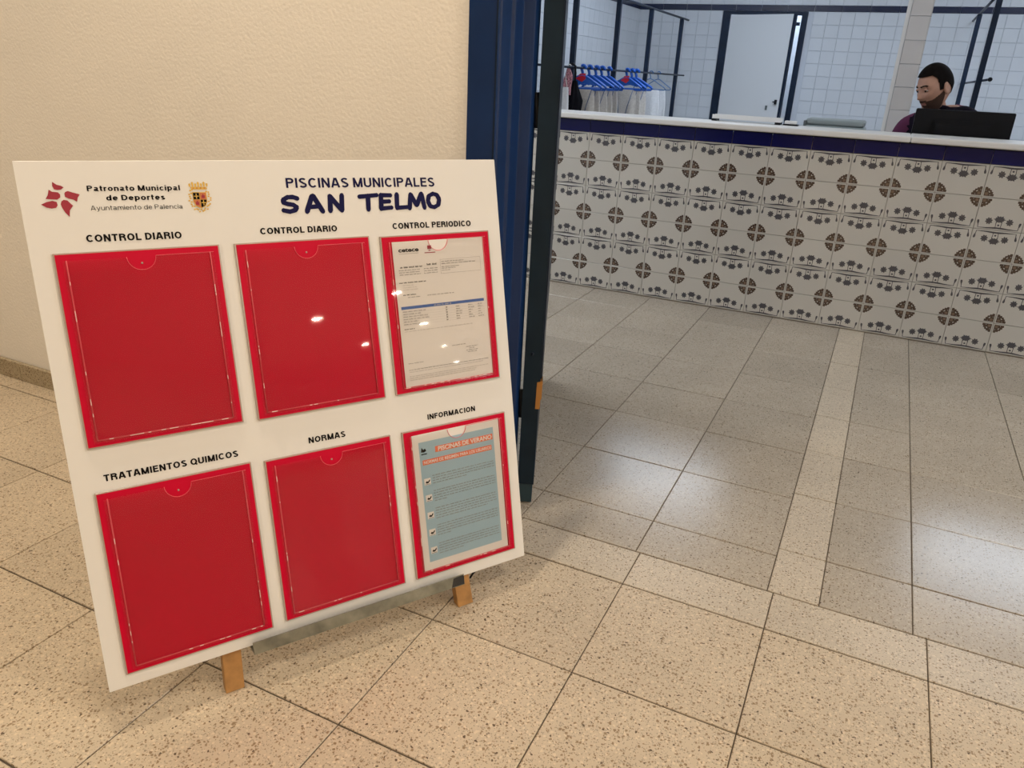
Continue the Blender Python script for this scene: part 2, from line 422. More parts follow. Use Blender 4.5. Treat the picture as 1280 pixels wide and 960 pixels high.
Mf = Matrix.Translation((-.668+.7, 1.512-1.45, 0)) @ Matrix.Rotation(la, 4, 'Z')      # local x across the leaf edge, y along the leaf
TK = .0395
leaf = B(M_LEAF, M_NAVY).box(0, TK, 0, .86, .055, 1.98, 0, Mf, ch=.0015).obj('door_leaf', d1_)
B(M_NAVY).box(TK, TK+.003, .012, .86, .335, 1.98, 0, Mf).obj('edge_strip', leaf)
B(M_TEAL).box(.004, TK-.003, .003, .84, .004, .055, 0, Mf).obj('foot', leaf)
B(M_BRASS).poly([Mf @ Vector(p) for p in ((TK-.008, -.0015, .262), (TK+.003, -.0015, .262), (TK+.003, -.0015, .285), (TK+.006, -.0015, .29), (TK+.006, -.0015, .335), (TK-.007, -.0015, .330))], Mf.to_3x3() @ Vector((0, .03, 0))).obj('strike_plate', leaf)
for z in (.27, .93, 1.7):
    hb = B(M_BLACKP)
    hb.tube([(-.6715+.7, 1.519-1.45, z-.035), (-.6765+.7, 1.519-1.45, z+.035)], .0058, 10)
    hb.box(-.680+.7, -.668+.7, 1.518-1.45, 1.5215-1.45, z-.03, z+.03)
    hb.obj('hinge', leaf)
B(M_NAVY).tube([Mf @ Vector((TK*.45, .0, .40+.0)), Mf @ Vector((TK*.45, -.003, .40))], .004, 8).obj('screw', leaf)

# ================================================================== COUNTER
CY = 3.6
cW, cH = .1675, .1247
ctr = empty('reception_counter', (0, CY, 0), label='long reception counter clad in patterned tiles under a white stone top', cat='counter')
XA = -.1417-cW*18; XB = -.1417+cW*9
B(M_DGROUT).box(XA, XB, .006, .24, 0, .79).obj('counter_body', ctr)
def deco_tile():
    t = B(M_DTILE, M_GREYINK, M_BROWNINK, M_BROWNINK2)
    x, z = cW/2-.0009, cH/2-.0009; c = .0009
    vs = [(-x, .006, -z), (x, .006, -z), (x, .006, z), (-x, .006, z), (-x, c, -z), (x, c, -z), (x, c, z), (-x, c, z), (-x+c, 0, -z+c), (x-c, 0, -z+c), (x-c, 0, z-c), (-x+c, 0, z-c)]
    t.add(vs, [(8, 9, 10, 11)]+[(a, (a+1) % 4, (a+1) % 4+4, a+4) for a in range(4)]+[(a+4, (a+1) % 4+4, (a+1) % 4+8, a+8) for a in range(4)])
    e = -.00025
    def P(pts, mi):                         # flat print, pts in tile units measured from the top centre
        t.add([(px, e, cH/2+pz) for px, pz in pts], [tuple(range(len(pts)))], mi)
    def disc(cx, cz, r, mi, n=8, lob=0, a=.25):
        P([(cx+r*(1+a*math.cos(lob*k*2*math.pi/n))*math.cos(k*2*math.pi/n), cz+r*(1+a*math.cos(lob*k*2*math.pi/n))*math.sin(k*2*math.pi/n)) for k in range(n)], mi)
    def ray(cx, cz, a, r0, r1, w_, sx=1.0):          # one pointed petal
        dx, dz = math.cos(a), math.sin(a); rm = r0+(r1-r0)*.62
        P([(cx+dx*r0*sx, cz+dz*r0), (cx+(dx*rm-dz*w_)*sx, cz+dz*rm+dx*w_), (cx+dx*r1*sx, cz+dz*r1), (cx+(dx*rm+dz*w_)*sx, cz+dz*rm-dx*w_)], 1)
    P([(-.069, -.0060), (-.035, -.0050), (0, -.0062), (.035, -.0050), (.069, -.0060), (.069, -.0074), (.035, -.0098), (.012, -.0125), (-.012, -.0125), (-.035, -.0098), (-.069, -.0080)], 1)
    for k in range(12):
        a = k*math.pi/6; ray(0, -.0435, a, .001, .0160 if k % 2 == 0 else .0135, .0030, 1.4)
    disc(0, -.0435, .0055, 1, 10)
    P([(-.0040, -.0175), (.0040, -.0175), (.0028, -.0240), (-.0028, -.0240)], 1)
    for s in (-1, 1):
        P([(s*.0075, -.0105), (s*.0100, -.0105), (s*.0115, -.0330), (s*.0088, -.0330)], 1)              # stem
        P([(s*.0680, -.0060), (s*.0706, -.0060), (s*.0728, -.0240), (s*.0700, -.0240)], 1)                # drop
        P([(s*.0695, -.0190), (s*.0730, -.0190), (s*.0765, -.0290), (s*.0768, -.0345), (s*.0740, -.0368), (s*.0702, -.0358), (s*.0685, -.0300)], 1)
        for k in range(8): ray(s*.0360, -.0350, k*math.pi/4+.3, .0008, .0150, .0038, .95)                  # side flower
        disc(s*.0360, -.0350, .0055, 1, 7)
    for s in (-1, 1):                       # a quarter of the rosette at each lower corner
        cx, cz = s*cW/2, -cH
        def Q(pts, mi=2, y=e):
            t.add([(cx-s*a, y, cH/2+cz+b) for a, b in pts], [tuple(range(len(pts)))], mi)
        g = .0048
        Q([(g, g), (.0390, g), (.0395, .0130), (.0345, .0150), (.0355, .0215), (.0300, .0225), (.0290, .0290), (.0225, .0300), (.0215, .0355), (.0150, .0345), (.0130, .0395), (g, .0390)])
        Q([(g+.0035, g+.0035), (.0180, g+.0030), (.0185, .0185), (g+.0030, .0180)], 3, e-.0001)
        Q([(.0240, g+.0040), (.0280, g+.0035), (.0262, .0110)], 0, e-.0001)
        Q([(g+.0035, .0280), (g+.0040, .0240), (.0110, .0262)], 0, e-.0001)
        Q([(.0222, .0185), (.0250, .0200), (.0200, .0250), (.0185, .0222)], 0, e-.0001)
    return t.mesh('patterned_tile')
dt = deco_tile()
for c in range(27):
    for r in range(6):                       # r = 0 is the top row
        z = .752-cH*(r+.5)+.0005
        o = link('patterned_tile', dt, ctr, (XA+cW*(c+.5), random.uniform(-.0004, .0004), z))
        if r % 2: o.rotation_euler = (0, math.pi, 0)
bt = B(M_BTILE).box(-cW/2+.0012, cW/2-.0012, -.001, .006, -.0265, .0265, ch=.0012).mesh('blue_border_tile')
for c in range(27): link('blue_border_tile', bt, ctr, (XA+cW*(c+.5), 0, .7805))
B(M_BLACKP).box(XA, XB, -.002, .2, .8065, .812).obj('overhang_shade_strip', ctr)  # black strip standing in for the shade beneath the stone top
for a, b in ((XA, .0605), (.0615, XB)):
    B(M_COUNTER).box(a, b, -.03, .27, .812, .836).obj('stone_top', ctr, bevel=.005)

# desk behind
dk = empty('back_desk', (-.2, 4.02, 0), label='low laminate work desk fixed behind the tiled counter', cat='desk')
B(M_DESK).box(-1.6, 1.2, -.13, .16, .60, .625, ch=.003).obj('desk_top', dk)
for x in (-1.58, -.3, 1.17): B(M_DESK).box(x, x+.02, -.12, .15, 0, .60).obj('leg', dk)

# monitor
mo = empty('computer_monitor', (.252, 3.98, .625), rz=.02, label='black monitor seen from behind on the reception desk', cat='monitor')
B(M_BLACKP).box(-.19, .19, -.012, .012, .075, .312, ch=.004).obj('screen_housing', mo)
B(M_BLACKP2).box(-.178, .178, .012, .0135, .09, .30).obj('screen', mo)
bk = B(M_BLACKP)
for k in range(5): bk.box(-.12+k*.004, .12-k*.004, -.012-.006*(k+1), -.012-.006*k, .11+k*.004, .27-k*.004)
bk.obj('rear_cover', mo)
B(M_BLACKP).tube([(0, -.03, .02), (0, -.04, .16)], .018, 12).obj('stand_neck', mo)
B(M_BLACKP).lathe([(.10, 0), (.10, .006), (.03, .015), (.02, .03)], 24).obj('stand_base', mo)

# printer
pr = empty('printer', (-.258, 4.02, .625), label='grey office machine showing just above the counter, left of the man', cat='printer')
B(M_GREYP).box(-.13, .13, -.09, .10, 0, .215).obj('body', pr, bevel=.01)
ld_ = B(M_GREYP).box(-.125, .125, -.085, .095, .2155, .243).obj('lid', pr, bevel=.008)
rb = B(M_GREYP2)
for k in range(5): rb.box(-.118, .118, -.0915, -.0905, .06+k*.03, .07+k*.03)
rb.obj('front_grille', pr)
B(M_GREYP2).box(-.135, -.122, -.087, .09, .19, .232).obj('side_hinge', pr)
B(M_GREYP2).box(.10, .12, -.0925, -.0905, .19, .205).obj('button', pr)

# white tray and small holder on the counter top
ty = empty('document_tray', (-.628, 3.81, .836), label='long low white tray with black feet on the counter top', cat='tray')
B(M_WHITEP).box(-.155, .155, -.03, .035, .010, .016, ch=.001).box(-.155, .155, -.032, -.028, .010, .028).box(-.155, .155, .031, .035, .010, .028).obj('tray', ty)
for x in (-.145, .14):
    for y in (-.025, .025): B(M_BLACKP).box(x-.012, x+.012, y-.006, y+.006, 0, .010).obj('foot', ty)
sh = empty('card_reader', (-.433, 3.80, .836), label='small white device on a black base at the right end of the tray', cat='card reader')
B(M_BLACKP).box(-.032, .034, -.02, .02, 0, .006, ch=.001).obj('base', sh)
B(M_WHITEP).box(-.026, .026, -.018, .018, .006, .020).obj('housing', sh, bevel=.003)

# ================================================================== CLOTHES RACKS
def rack(X, ys, yr0, yr1, zt, zh, yh0, yh1, label):
    r = empty('clothes_rack', (X, (yr0+yr1)/2, 0), label=label, cat='clothes rack'); oy = (yr0+yr1)/2
    for y in ys:
        p = B(M_NAVY).box(-.021, .021, y-oy-.018, y-oy+.018, .012, zt, ch=.002).obj('post', r)
        B(M_BLACKP).box(-.19, .19, y-oy-.02, y-oy+.02, 0, .014, ch=.002).obj('foot', p)
    B(M_NAVY).tube([(0, yr0-oy, zt+.006), (0, yr1-oy, zt+.006)], .011, 10).obj('top_rail', r)
    hr = B(M_NAVY).tube([(0.03, yh0-oy, zh), (0.03, yh1-oy, zh)], .009, 10).obj('hanging_rail', r)
    B(M_BLACKP).tube([(0.03, yh0-oy-.012, zh), (0.03, yh0-oy+.02, zh)], .015, 10).obj('end_cap', hr)
    return r
rack(-2.5, (5.2, 6.296, 7.357, 8.397, 9.648), 5.0, 9.95, 1.668, 1.062, 4.95, 9.92, 'dark clothes rack hung with blue hangers by the left tiled wall')
rack(.50, (7.30, 9.26), 7.1, 10.18, 1.725, 1.11, 6.75, 10.18, 'empty dark clothes rack behind the seated man')

ZH = 1.062; RX = -2.47
def hook_pts(s=1.0): return [(.024*s, 0, -.006), (.024*s, 0, .006), (.014*s, 0, .018), (0, 0, .021), (-.014*s, 0, .016), (-.017*s, 0, .004), (-.006, 0, -.018), (0, 0, -.035), (0, 0, -.06)]
def bag_mesh(m_, hw, top, bot, ph):
    b = B(m_); nx, nz = 26, 10; vs = []
    for j in range(nz+1):
        t = j/nz; z = top+(bot-top)*t; w_ = hw*(.72+.28*math.sin(min(1, t*1.4+.25)*1.57))
        for i in range(nx+1):
            a = 2*math.pi*i/nx
            rx = w_*math.cos(a); ry = (.022+.022*t)*math.sin(a)+.010*math.sin(a*6+ph)*t
            vs.append((rx, ry, z+.006*math.sin(3*a+ph)*t))
    fs = [(j*(nx+1)+i, j*(nx+1)+i+1, (j+1)*(nx+1)+i+1, (j+1)*(nx+1)+i) for j in range(nz) for i in range(nx)]
    b.add(vs, fs, 0, True); return b
def make_hanger(kind):
    r = empty('bag_hanger', (RX, 6.6, ZH))
    hm = {'blue': M_HBLUE, 'red': M_HBLUE, 'wire': M_HWIRE}[kind]; rr = .006 if kind == 'wire' else .0135
    B(hm).tube([(x, y, z) for x, y, z in hook_pts()], rr*.95, 8).obj('hook', r)
    h = B(hm)
    h.tube([(0, 0, -.055), (.035, 0, -.066), (.10, 0, -.104), (.160, 0, -.138), (.172, 0, -.152), (.160, 0, -.162), (0, 0, -.164), (-.160, 0, -.162), (-.172, 0, -.152), (-.160, 0, -.138), (-.10, 0, -.104), (-.035, 0, -.066)], rr, 8, closed=True, flat=.8)
    if kind != 'wire':
        h.poly([(-.03, -.006, -.055), (.03, -.006, -.055), (.13, -.006, -.128), (.12, -.006, -.138), (0, -.006, -.112), (-.12, -.006, -.138), (-.13, -.006, -.128)], (0, .012, 0))
    h.obj('arms', r)
    if kind == 'red':
        B(M_HRED).poly([(-.055, -.012, -.085), (-.02, -.012, -.045), (.028, -.012, -.040), (.030, -.012, -.085), (.0, -.012, -.108)], (0, .006, 0)).obj('number_tag', r, label='red number tag')
    bg = bag_mesh(M_BAGW if kind == 'wire' else M_BAG, .125, -.165, -.50, len(kind)*1.3).obj('net_bag', r)
    if kind != 'wire':
        sp = B(M_STRAP)
        for s in (-1, 1):
            sp.tube([(s*.09, -.028, -.166), (s*.055, -.040, -.30), (s*.02, -.050, -.49)], .006, 6, flat=.6)
        sp.obj('strap', bg)
    return r
def copy_tree(o, parent=None):
    c = o.copy(); C.objects.link(c)
    if parent is not None: c.parent = parent
    for ch in list(o.children): copy_tree(ch, c)
    return c
protos = {}
spots = [(6.47, 'red', 'blue hanger with red number tag and net bag, nearest on the rail'),
         (6.63, 'blue', 'blue hanger with net bag directly behind the nearest red-tagged hanger'),
         (6.80, 'blue', 'blue bag hanger third from the umbrella, left of the second post'),
         (6.95, 'blue', 'blue bag hanger fourth from the umbrella, just before the post'),
         (7.14, 'blue', 'blue bag hanger close to the second post from the umbrella'),
         (7.68, 'red', 'blue bag hanger with red number tag beyond the second post'),
         (7.84, 'blue', 'blue bag hanger right behind the farther red-tagged hanger'),
         (7.99, 'blue', 'last thick blue hanger before the thin pale ones'),
         (8.50, 'wire', 'thin pale blue hanger with white bag, nearer of the two'),
         (8.80, 'wire', 'thin pale blue hanger with white bag, farthest along the rail')]
for y, kd, lb in spots:
    if kd not in protos: o = protos[kd] = make_hanger(kd)
    else: o = copy_tree(protos[kd])
    o.location = Vector((RX, y, ZH))*U; o.rotation_euler = (0, 0, random.uniform(-.30, .30))
    tag(o, lb, 'hanger', 'bag hangers on the left rack')
# furled umbrella and patterned cloth at the near end of the rail
um = empty('umbrella', (RX+.010, 6.24, ZH), label='furled black umbrella hooked on the near end of the rail', cat='umbrella')
B(M_BLACKP).tube([(-.05, 0, -.03), (-.05, 0, 0), (-.035, 0, .022), (-.01, 0, .026), (.012, 0, .008), (.016, 0, -.04), (.016, 0, -.10)], .0095, 10).obj('handle', um)
ub = B(M_BLACKF); prof = [(.016, -.10), (.024, -.14), (.045, -.20), (.062, -.25), (.055, -.33), (.038, -.46), (.018, -.60), (.006, -.66)]
vs = []
for r, z in prof:
    for k in range(32):
        a = 2*math.pi*k/32; q = r*(1+.22*math.cos(8*a+z*6)); vs.append((.018+q*math.cos(a), q*math.sin(a), z))
ub.add(vs, [(i*32+k, i*32+(k+1) % 32, (i+1)*32+(k+1) % 32, (i+1)*32+k) for i in range(len(prof)-1) for k in range(32)], 0, True)
ub.obj('canopy', um); B(M_GREYP2).tube([(.018, 0, -.65), (.018, 0, -.70)], .004, 8).obj('tip', um)
sc = empty('scarf', (RX, 6.14, ZH), label='small pink and white patterned cloth on the rail beside the umbrella', cat='scarf')
s_ = B(M_PINKF); vs = []
for j in range(9):
    t = j/8
    for i in range(17):
        a = 2*math.pi*i/16; r = .012+.03*math.sin(t*2.6)
        vs.append((r*1.0*math.cos(a)+.008*math.sin(7*t), .5*r*math.sin(a)+.006*math.sin(4*a), -.01-.20*t))
s_.add(vs, [(j*17+i, j*17+i+1, (j+1)*17+i+1, (j+1)*17+i) for j in range(8) for i in range(16)], 0, True)
s_.obj('cloth', sc)
B(M_WHITEP).tube([(0, 0, -.02), (0, 0, .012), (.012, 0, .02), (.024, 0, .010)], .004, 8).obj('loop', sc)
wbag = empty('net_bag', (RX-.01, 6.07, ZH), label='pale net bag hanging at the very near end of the rail', cat='bag')
bag_mesh(M_BAGW, .06, -.15, -.50, 2.2).obj('bag_body', wbag)
B(M_WHITEP).tube([(-.04, 0, -.155), (0, 0, .012), (.04, 0, -.155)], .003, 6).obj('cord', wbag)

# ================================================================== NOTICE BOARD
d1 = Vector((.52001534, .85402519, -.01500044)); d2 = Vector((-.19975982, .13867078, .9699827)); d1.normalize()
d2 = (d2-d1*d2.dot(d1)).normalized(); nn = d1.cross(d2)
BR = Matrix((d1, -nn, d2)).transposed()                 # local x = right, y = into the board, z = up
BO = Vector((-1.08442675, .67656166, 1-.14363404))      # top left corner of the board
BW, BHh = .779, .803
UC = .388
def board_pt(u, v, y=0): return BO + d1*u + d2*v - nn*y
def bx(u): return u-UC
def bz(v): return v+BHh
brd = empty('notice_board', board_pt(UC, -BHh), rot=BR, label='white notice board with six red document holders propped on an easel', cat='notice board')
B(M_BOARD).box(bx(0), bx(BW), 0, .009, 0, BHh, ch=.0008).obj('panel', brd)

def text_mesh(body, u0, u1, v0, v1, mats_, y=-.0006, bold=.0, org=(0, 0), spacing=1.0, th=.0004, italic=0, slope=0):
    """lettering as thin solid mesh fitted in the box u0..u1 x v0..v1 (v1 = top of capitals, v0 = baseline)"""
    cu = bpy.data.curves.new('t', 'FONT'); cu.body = body; cu.offset = bold; cu.space_character = spacing; cu.resolution_u = 3; cu.space_word = 1.1
    o = bpy.data.objects.new('t', cu); C.objects.link(o)
    bpy.context.view_layer.update()
    me = bpy.data.meshes.new_from_object(o.evaluated_get(bpy.context.evaluated_depsgraph_get()))
    bpy.data.objects.remove(o)
    xs = [v.co.x for v in me.vertices]; x0, x1 = min(xs), max(xs)
    capo = .70+bold                                        # cap height of the built-in face
    sx = (u1-u0)/(x1-x0); sz = (v1-v0)/capo
    vv = []
    for v in me.vertices:
        u = u0+(v.co.x-x0)*sx; z = v0+(v.co.y+bold)*sz + slope*(u-u0)
        vv.append((u-org[0]+italic*(z-v0), y, z-org[1]))
    b = B(*mats_); b.add(vv, [tuple(p.vertices) for p in me.polygons])
    # give it thickness
    return b
def lettering(body, u0, u1, v0, v1, m_, bold=.0, name='lettering', spacing=1.0, slope=-.012, parent=None, **k):
    b = text_mesh(body, u0, u1, v0, v1, (m_,), org=(UC, -BHh), spacing=spacing, slope=slope)
    for q, (du, dv) in enumerate(((bold, 0), (bold/2, bold/2))):
        if bold:
            e_ = text_mesh(body, u0+du, u1+du, v0+dv, v1+dv, (m_,), org=(UC, -BHh), spacing=spacing, slope=slope, y=-.00063-.00003*q); b.add(e_.v, e_.f)
    return b.obj(name, parent or brd, **k)
def arc(cx, cy, rx, ry, a0, a1, n=12): return [(cx+rx*math.cos(math.radians(a0+(a1-a0)*k/n)), cy+ry*math.sin(math.radians(a0+(a1-a0)*k/n))) for k in range(n+1)]
def sans(t):
    h = t/2; c = 1-h
    return {'I': (t, [[(h, 0), (h, 1)]]), 'L': (.56, [[(h, 0), (h, 1)], [(0, h), (.56, h)]]), 'T': (.62, [[(.31, 0), (.31, 1)], [(0, c), (.62, c)]]),
     'E': (.60, [[(h, 0), (h, 1)], [(0, h), (.60, h)], [(0, c), (.59, c)], [(0, .53), (.55, .53)]]), 'F': (.56, [[(h, 0), (h, 1)], [(0, c), (.56, c)], [(0, .51), (.50, .51)]]),
     'A': (.74, [[(h*.7, 0), (.33, 1)], [(.41, 1), (.74-h*.7, 0)], [(.16, .29), (.58, .29)], [(.31, c), (.43, c)]]),
     'N': (.70, [[(h, 0), (h, 1)], [(.70-h, 0), (.70-h, 1)], [(h*.9, 1), (.70-h*.9, 0)]]),
     'M': (.84, [[(h, 0), (h, 1)], [(.84-h, 0), (.84-h, 1)], [(h, 1), (.41, .03)], [(.43, .03), (.84-h, 1)]]),
     'U': (.70, [[(h, 1), (h, .32)]+arc(.35, .32, .35-h, .32-h, 180, 360)+[(.70-h, 1)]]),
     'O': (.78, [arc(.39, .5, .39-h, .5-h, 0, 360, 28)]), 'Q': (.78, [arc(.39, .5, .39-h, .5-h, 0, 360, 28), [(.46, .24), (.76, -.02)]]),
     'C': (.72, [arc(.38, .5, .38-h, .5-h, 42, 318, 22)]),
     'D': (.70, [[(h, 0), (h, 1)], [(0, c), (.30, c)]+arc(.30, .5, .40-h, .5-h, 90, -90, 16)+[(0, h)]]),
     'P': (.65, [[(h, 0), (h, 1)], [(0, c), (.38, c)]+arc(.38, .72, .27-h, .28-h, 90, -90, 12)+[(0, .44+h)]]),
     'R': (.70, [[(h, 0), (h, 1)], [(0, c), (.40, c)]+arc(.40, .73, .27-h, .27-h, 90, -90, 12)+[(0, .46+h)], [(.42, .50), (.58, .38), (.62-h*.2, .0)]]),
     'S': (.66, [arc(.33, .735, .315-h, .265-h, 25, 250, 14)+arc(.33, .275, .33-h, .275-h, 75, -155, 16)])}
def lower(t):
    h = t/2; X = .74; r = .29
    bowl = lambda cx, w_: arc(cx, X/2, w_/2-h, X/2-h, 0, 360, 26)
    arch = lambda x0, w_: [(x0+h, X*.45)]+arc(x0+w_/2, X-.27, w_/2-h, .27-h, 180, 0, 12)+[(x0+w_-h, 0)]
    return {'o': (.60, [bowl(.30, .60)]), 'n': (.56, [[(h, 0), (h, X)], arch(0, .56)]), 'm': (.88, [[(h, 0), (h, X)], arch(0, .515), arch(.365, .515)]),
     'u': (.56, [[(.56-h, 0), (.56-h, X)], [(h, X)]+arc(.28, .27, .28-h, .27-h, 180, 360, 12)]),
     'i': (t, [[(h, 0), (h, X)], [(h, .86), (h, 1)]]), 'l': (t, [[(h, 0), (h, 1)]]),
     't': (.34, [[(.15, .96), (.15, .20)]+arc(.27, .18, .12, .18-h, 180, 275, 6), [(0, X-h), (.33, X-h)]]),
     'r': (.36, [[(h, 0), (h, X)], [(h, X*.5)]+arc(.34, X*.55, .34-h, X*.45-h, 170, 88, 8)]),
     'c': (.55, [arc(.30, X/2, .30-h, X/2-h, 45, 315, 20)]), 'e': (.58, [[(.07, X*.5), (.56, X*.5)], arc(.29, X/2, .29-h, X/2-h, 5, 318, 24)]),
     'a': (.57, [arc(.26, X-.20, .25-h, .20-h, 160, 10, 10)+[(.50-h, .08), (.56, h*.8)], arc(.23, .215, .23-h, .215-h, 0, 360, 22)]),
     'd': (.60, [bowl(.29, .58), [(.60-h, 0), (.60-h, 1)]]), 'p': (.60, [bowl(.31, .58), [(h, X), (h, -.26)]]),
     's': (.50, [arc(.25, X-.205, .24-h, .205-h, 25, 250, 12)+arc(.25, .205, .25-h, .205-h, 75, -155, 14)]),
     'y': (.56, [[(h*.8, X), (.30, .04)], [(.56-h*.8, X), (.27, -.12), (.16, -.23), (.04, -.22)]])}
def caps(body, u0, u1, v0, v1, m_, t=.155, slope=-.012, **k):
    """capital letters as stroked outlines fitted into u0..u1, baseline v0, cap height v1-v0"""
    F_ = {**sans(t), **lower(t)}; x = 0; items = []
    for ch in body:
        if ch == ' ': x += .30; continue
        wd, st = F_[ch]; items.append((x, st)); x += wd+.125
    tot = x-.125; sx = (u1-u0)/tot; sz = v1-v0; b = B(m_); yy = -.0006
    for x0, st in items:
        for pl_ in st:
            n = len(pl_); closed = n > 20 and abs(pl_[0][0]-pl_[-1][0])+abs(pl_[0][1]-pl_[-1][1]) < 1e-6
            L_, R_ = [], []
            for i_ in range(n):
                p = Vector(pl_[i_]); a = Vector(pl_[i_-1]) if i_ else (Vector(pl_[-2]) if closed else None); q = Vector(pl_[i_+1]) if i_ < n-1 else (Vector(pl_[1]) if closed else None)
                d = Vector((0, 0))
                if a is not None: d += (p-a).normalized()
                if q is not None: d += (q-p).normalized()
                d.normalize(); nn_ = Vector((-d.y, d.x))*t/2
                L_.append(p+nn_); R_.append(p-nn_)
            yy -= .000004; vs = []
            for p in L_+R_:
                u = u0+(x0+p.x)*sx; vs.append((u-UC, yy, v0+p.y*sz+slope*(u-u0)+BHh))
            b.add(vs, [(i_, i_+1, n+i_+1, n+i_) for i_ in range(n-1)])
    return b.obj('lettering', brd, **k)
caps('Patronato Municipal', .0848, .2104, -.0428, -.0350, M_INK, .19, label='black lettering, Patronato Municipal')
caps('de Deportes', .1078, .1874, -.0566, -.0488, M_INK, .19, label='black lettering, de Deportes')
caps('Ayuntamiento de Palencia', .0857, .2104, -.0700, -.0634, M_INK, .10, label='thin black lettering, Ayuntamiento de Palencia')
caps('PISCINAS MUNICIPALES', .3738, .6463, -.0443, -.0284, M_NAVYINK, .175, label='navy lettering, PISCINAS MUNICIPALES')
caps('CONTROL DIARIO', .0733, .2029, -.1147, -.1043, M_INK, .205, label='black lettering, CONTROL DIARIO')
caps('CONTROL DIARIO', .3224, .4522, -.1167, -.1065, M_INK, .205, label='black lettering, CONTROL DIARIO')
caps('CONTROL PERIODICO', .5553, .7155, -.1197, -.1093, M_INK, .205, label='black lettering, CONTROL PERIODICO')
caps('TRATAMIENTOS QUIMICOS', .0426, .2398, -.4697, -.4593, M_INK, .205, label='black lettering, TRATAMIENTOS QUIMICOS')
caps('NORMAS', .3582, .4247, -.4745, -.4640, M_INK, .205, label='black lettering, NORMAS')
caps('INFORMACION', .5873, .6908, -.4748, -.4648, M_INK, .205, label='black lettering, INFORMACION')
# brush-style letters of SAN TELMO: bold strokes drawn as polygons in a unit cell (0..1 wide, 0..1 high)
def stroke(p, q, w0, w1):
    p = Vector((p[0], p[1])); q = Vector((q[0], q[1])); d = (q-p).normalized(); n = Vector((-d.y, d.x))
    return [p-n*w0/2, q-n*w1/2, q+n*w1/2, p+n*w0/2]
G = {'S': [[(.92, .84), (.70, .93), (.40, .93), (.16, .80), (.14, .62), (.36, .52), (.66, .46), (.84, .32), (.74, .13), (.44, .05), (.10, .14)]],
     'A': [[(.08, .02), (.40, .96)], [(.46, .98), (.88, .0)], [(.22, .30), (.74, .32)]],
     'N': [[(.14, .02), (.20, .94)], [(.18, .94), (.80, .06)], [(.82, .02), (.90, .98)]],
     'T': [[(.04, .86), (.98, .93)], [(.50, .90), (.46, .02)]],
     'E': [[(.16, .04), (.22, .94)], [(.20, .93), (.88, .90)], [(.18, .50), (.76, .51)], [(.16, .06), (.88, .10)]],
     'L': [[(.20, .96), (.14, .06)], [(.14, .08), (.88, .10)]],
     'M': [[(.06, .02), (.18, .94)], [(.18, .94), (.48, .22)], [(.50, .22), (.80, .96)], [(.82, .96), (.94, .02)]],
     'O': [[(.50, .95), (.20, .82), (.10, .46), (.24, .12), (.52, .04), (.82, .18), (.92, .56), (.78, .86), (.50, .95)]]}
sb = B(M_NAVYINK)
cells = [('S', .3618, .030), ('A', .4010, .034), ('N', .4400, .030), ('T', .4975, .034), ('E', .5330, .027), ('L', .5640, .026), ('M', .5900, .034), ('O', .6270, .0285)]
for i, (ch, u, wd) in enumerate(cells):
    hh = .0265; vb = -.0838-.0016*i/7; yy = -.0006-.00003*i
    for st in G[ch]:
        for a, b in zip(st, st[1:]):
            A = (u+a[0]*wd, vb+a[1]*hh); Bq = (u+b[0]*wd, vb+b[1]*hh); yy -= .00001
            q = stroke(A, Bq,   .0090, .0084) if abs(a[0]-b[0]) < abs(a[1]-b[1]) else stroke(A, Bq, .0076, .0070)
            sb.add([(x-UC, yy, z+BHh) for x, z in q], [(0, 1, 2, 3)])
        for a in st:                          # rounded brush ends and corners
            yy -= .00001; r = .0039
            sb.add([(u+a[0]*wd+r*math.cos(t*.785)-UC, yy, vb+a[1]*hh+r*math.sin(t*.785)+BHh) for t in range(8)], [tuple(range(8))])
sb.obj('lettering', brd, label='bold navy brush lettering, SAN TELMO')
# petal emblem
pt = {'a': [(.0431, -.0290), (.0424, -.0345), (.0440, -.0392), (.0480, -.0402), (.0522, -.0398), (.0562, -.0368), (.0530, -.0345), (.0480, -.0330)],
      'b': [(.0556, -.0455), (.0570, -.0432), (.0605, -.0420), (.0660, -.0440), (.0747, -.0470), (.0715, -.0515), (.0698, -.0572), (.0657, -.0540), (.0600, -.0525), (.0560, -.0500)],
      'c': [(.0372, -.0396), (.0410, -.0425), (.0480, -.0435), (.0503, -.0465), (.0498, -.0505), (.0458, -.0535), (.0380, -.0530), (.0316, -.0522), (.0350, -.0470)],
      'd': [(.0250, -.0598), (.0320, -.0565), (.0395, -.0550), (.0445, -.0568), (.0450, -.0615), (.0425, -.0648), (.0370, -.0656), (.0310, -.0640)],
      'e': [(.0505, -.0560), (.0535, -.0540), (.0580, -.0550), (.0610, -.0590), (.0640, -.0625), (.0590, -.0690), (.0574, -.0780), (.0530, -.0720), (.0500, -.0650), (.0490, -.0600)]}
em = B(M_MAROON)
for p in pt.values(): em.add([(u-UC, -.0006, v+BHh) for u, v in p], [tuple(range(len(p)))])
em.obj('flower_emblem', brd, label='maroon five-petal emblem')
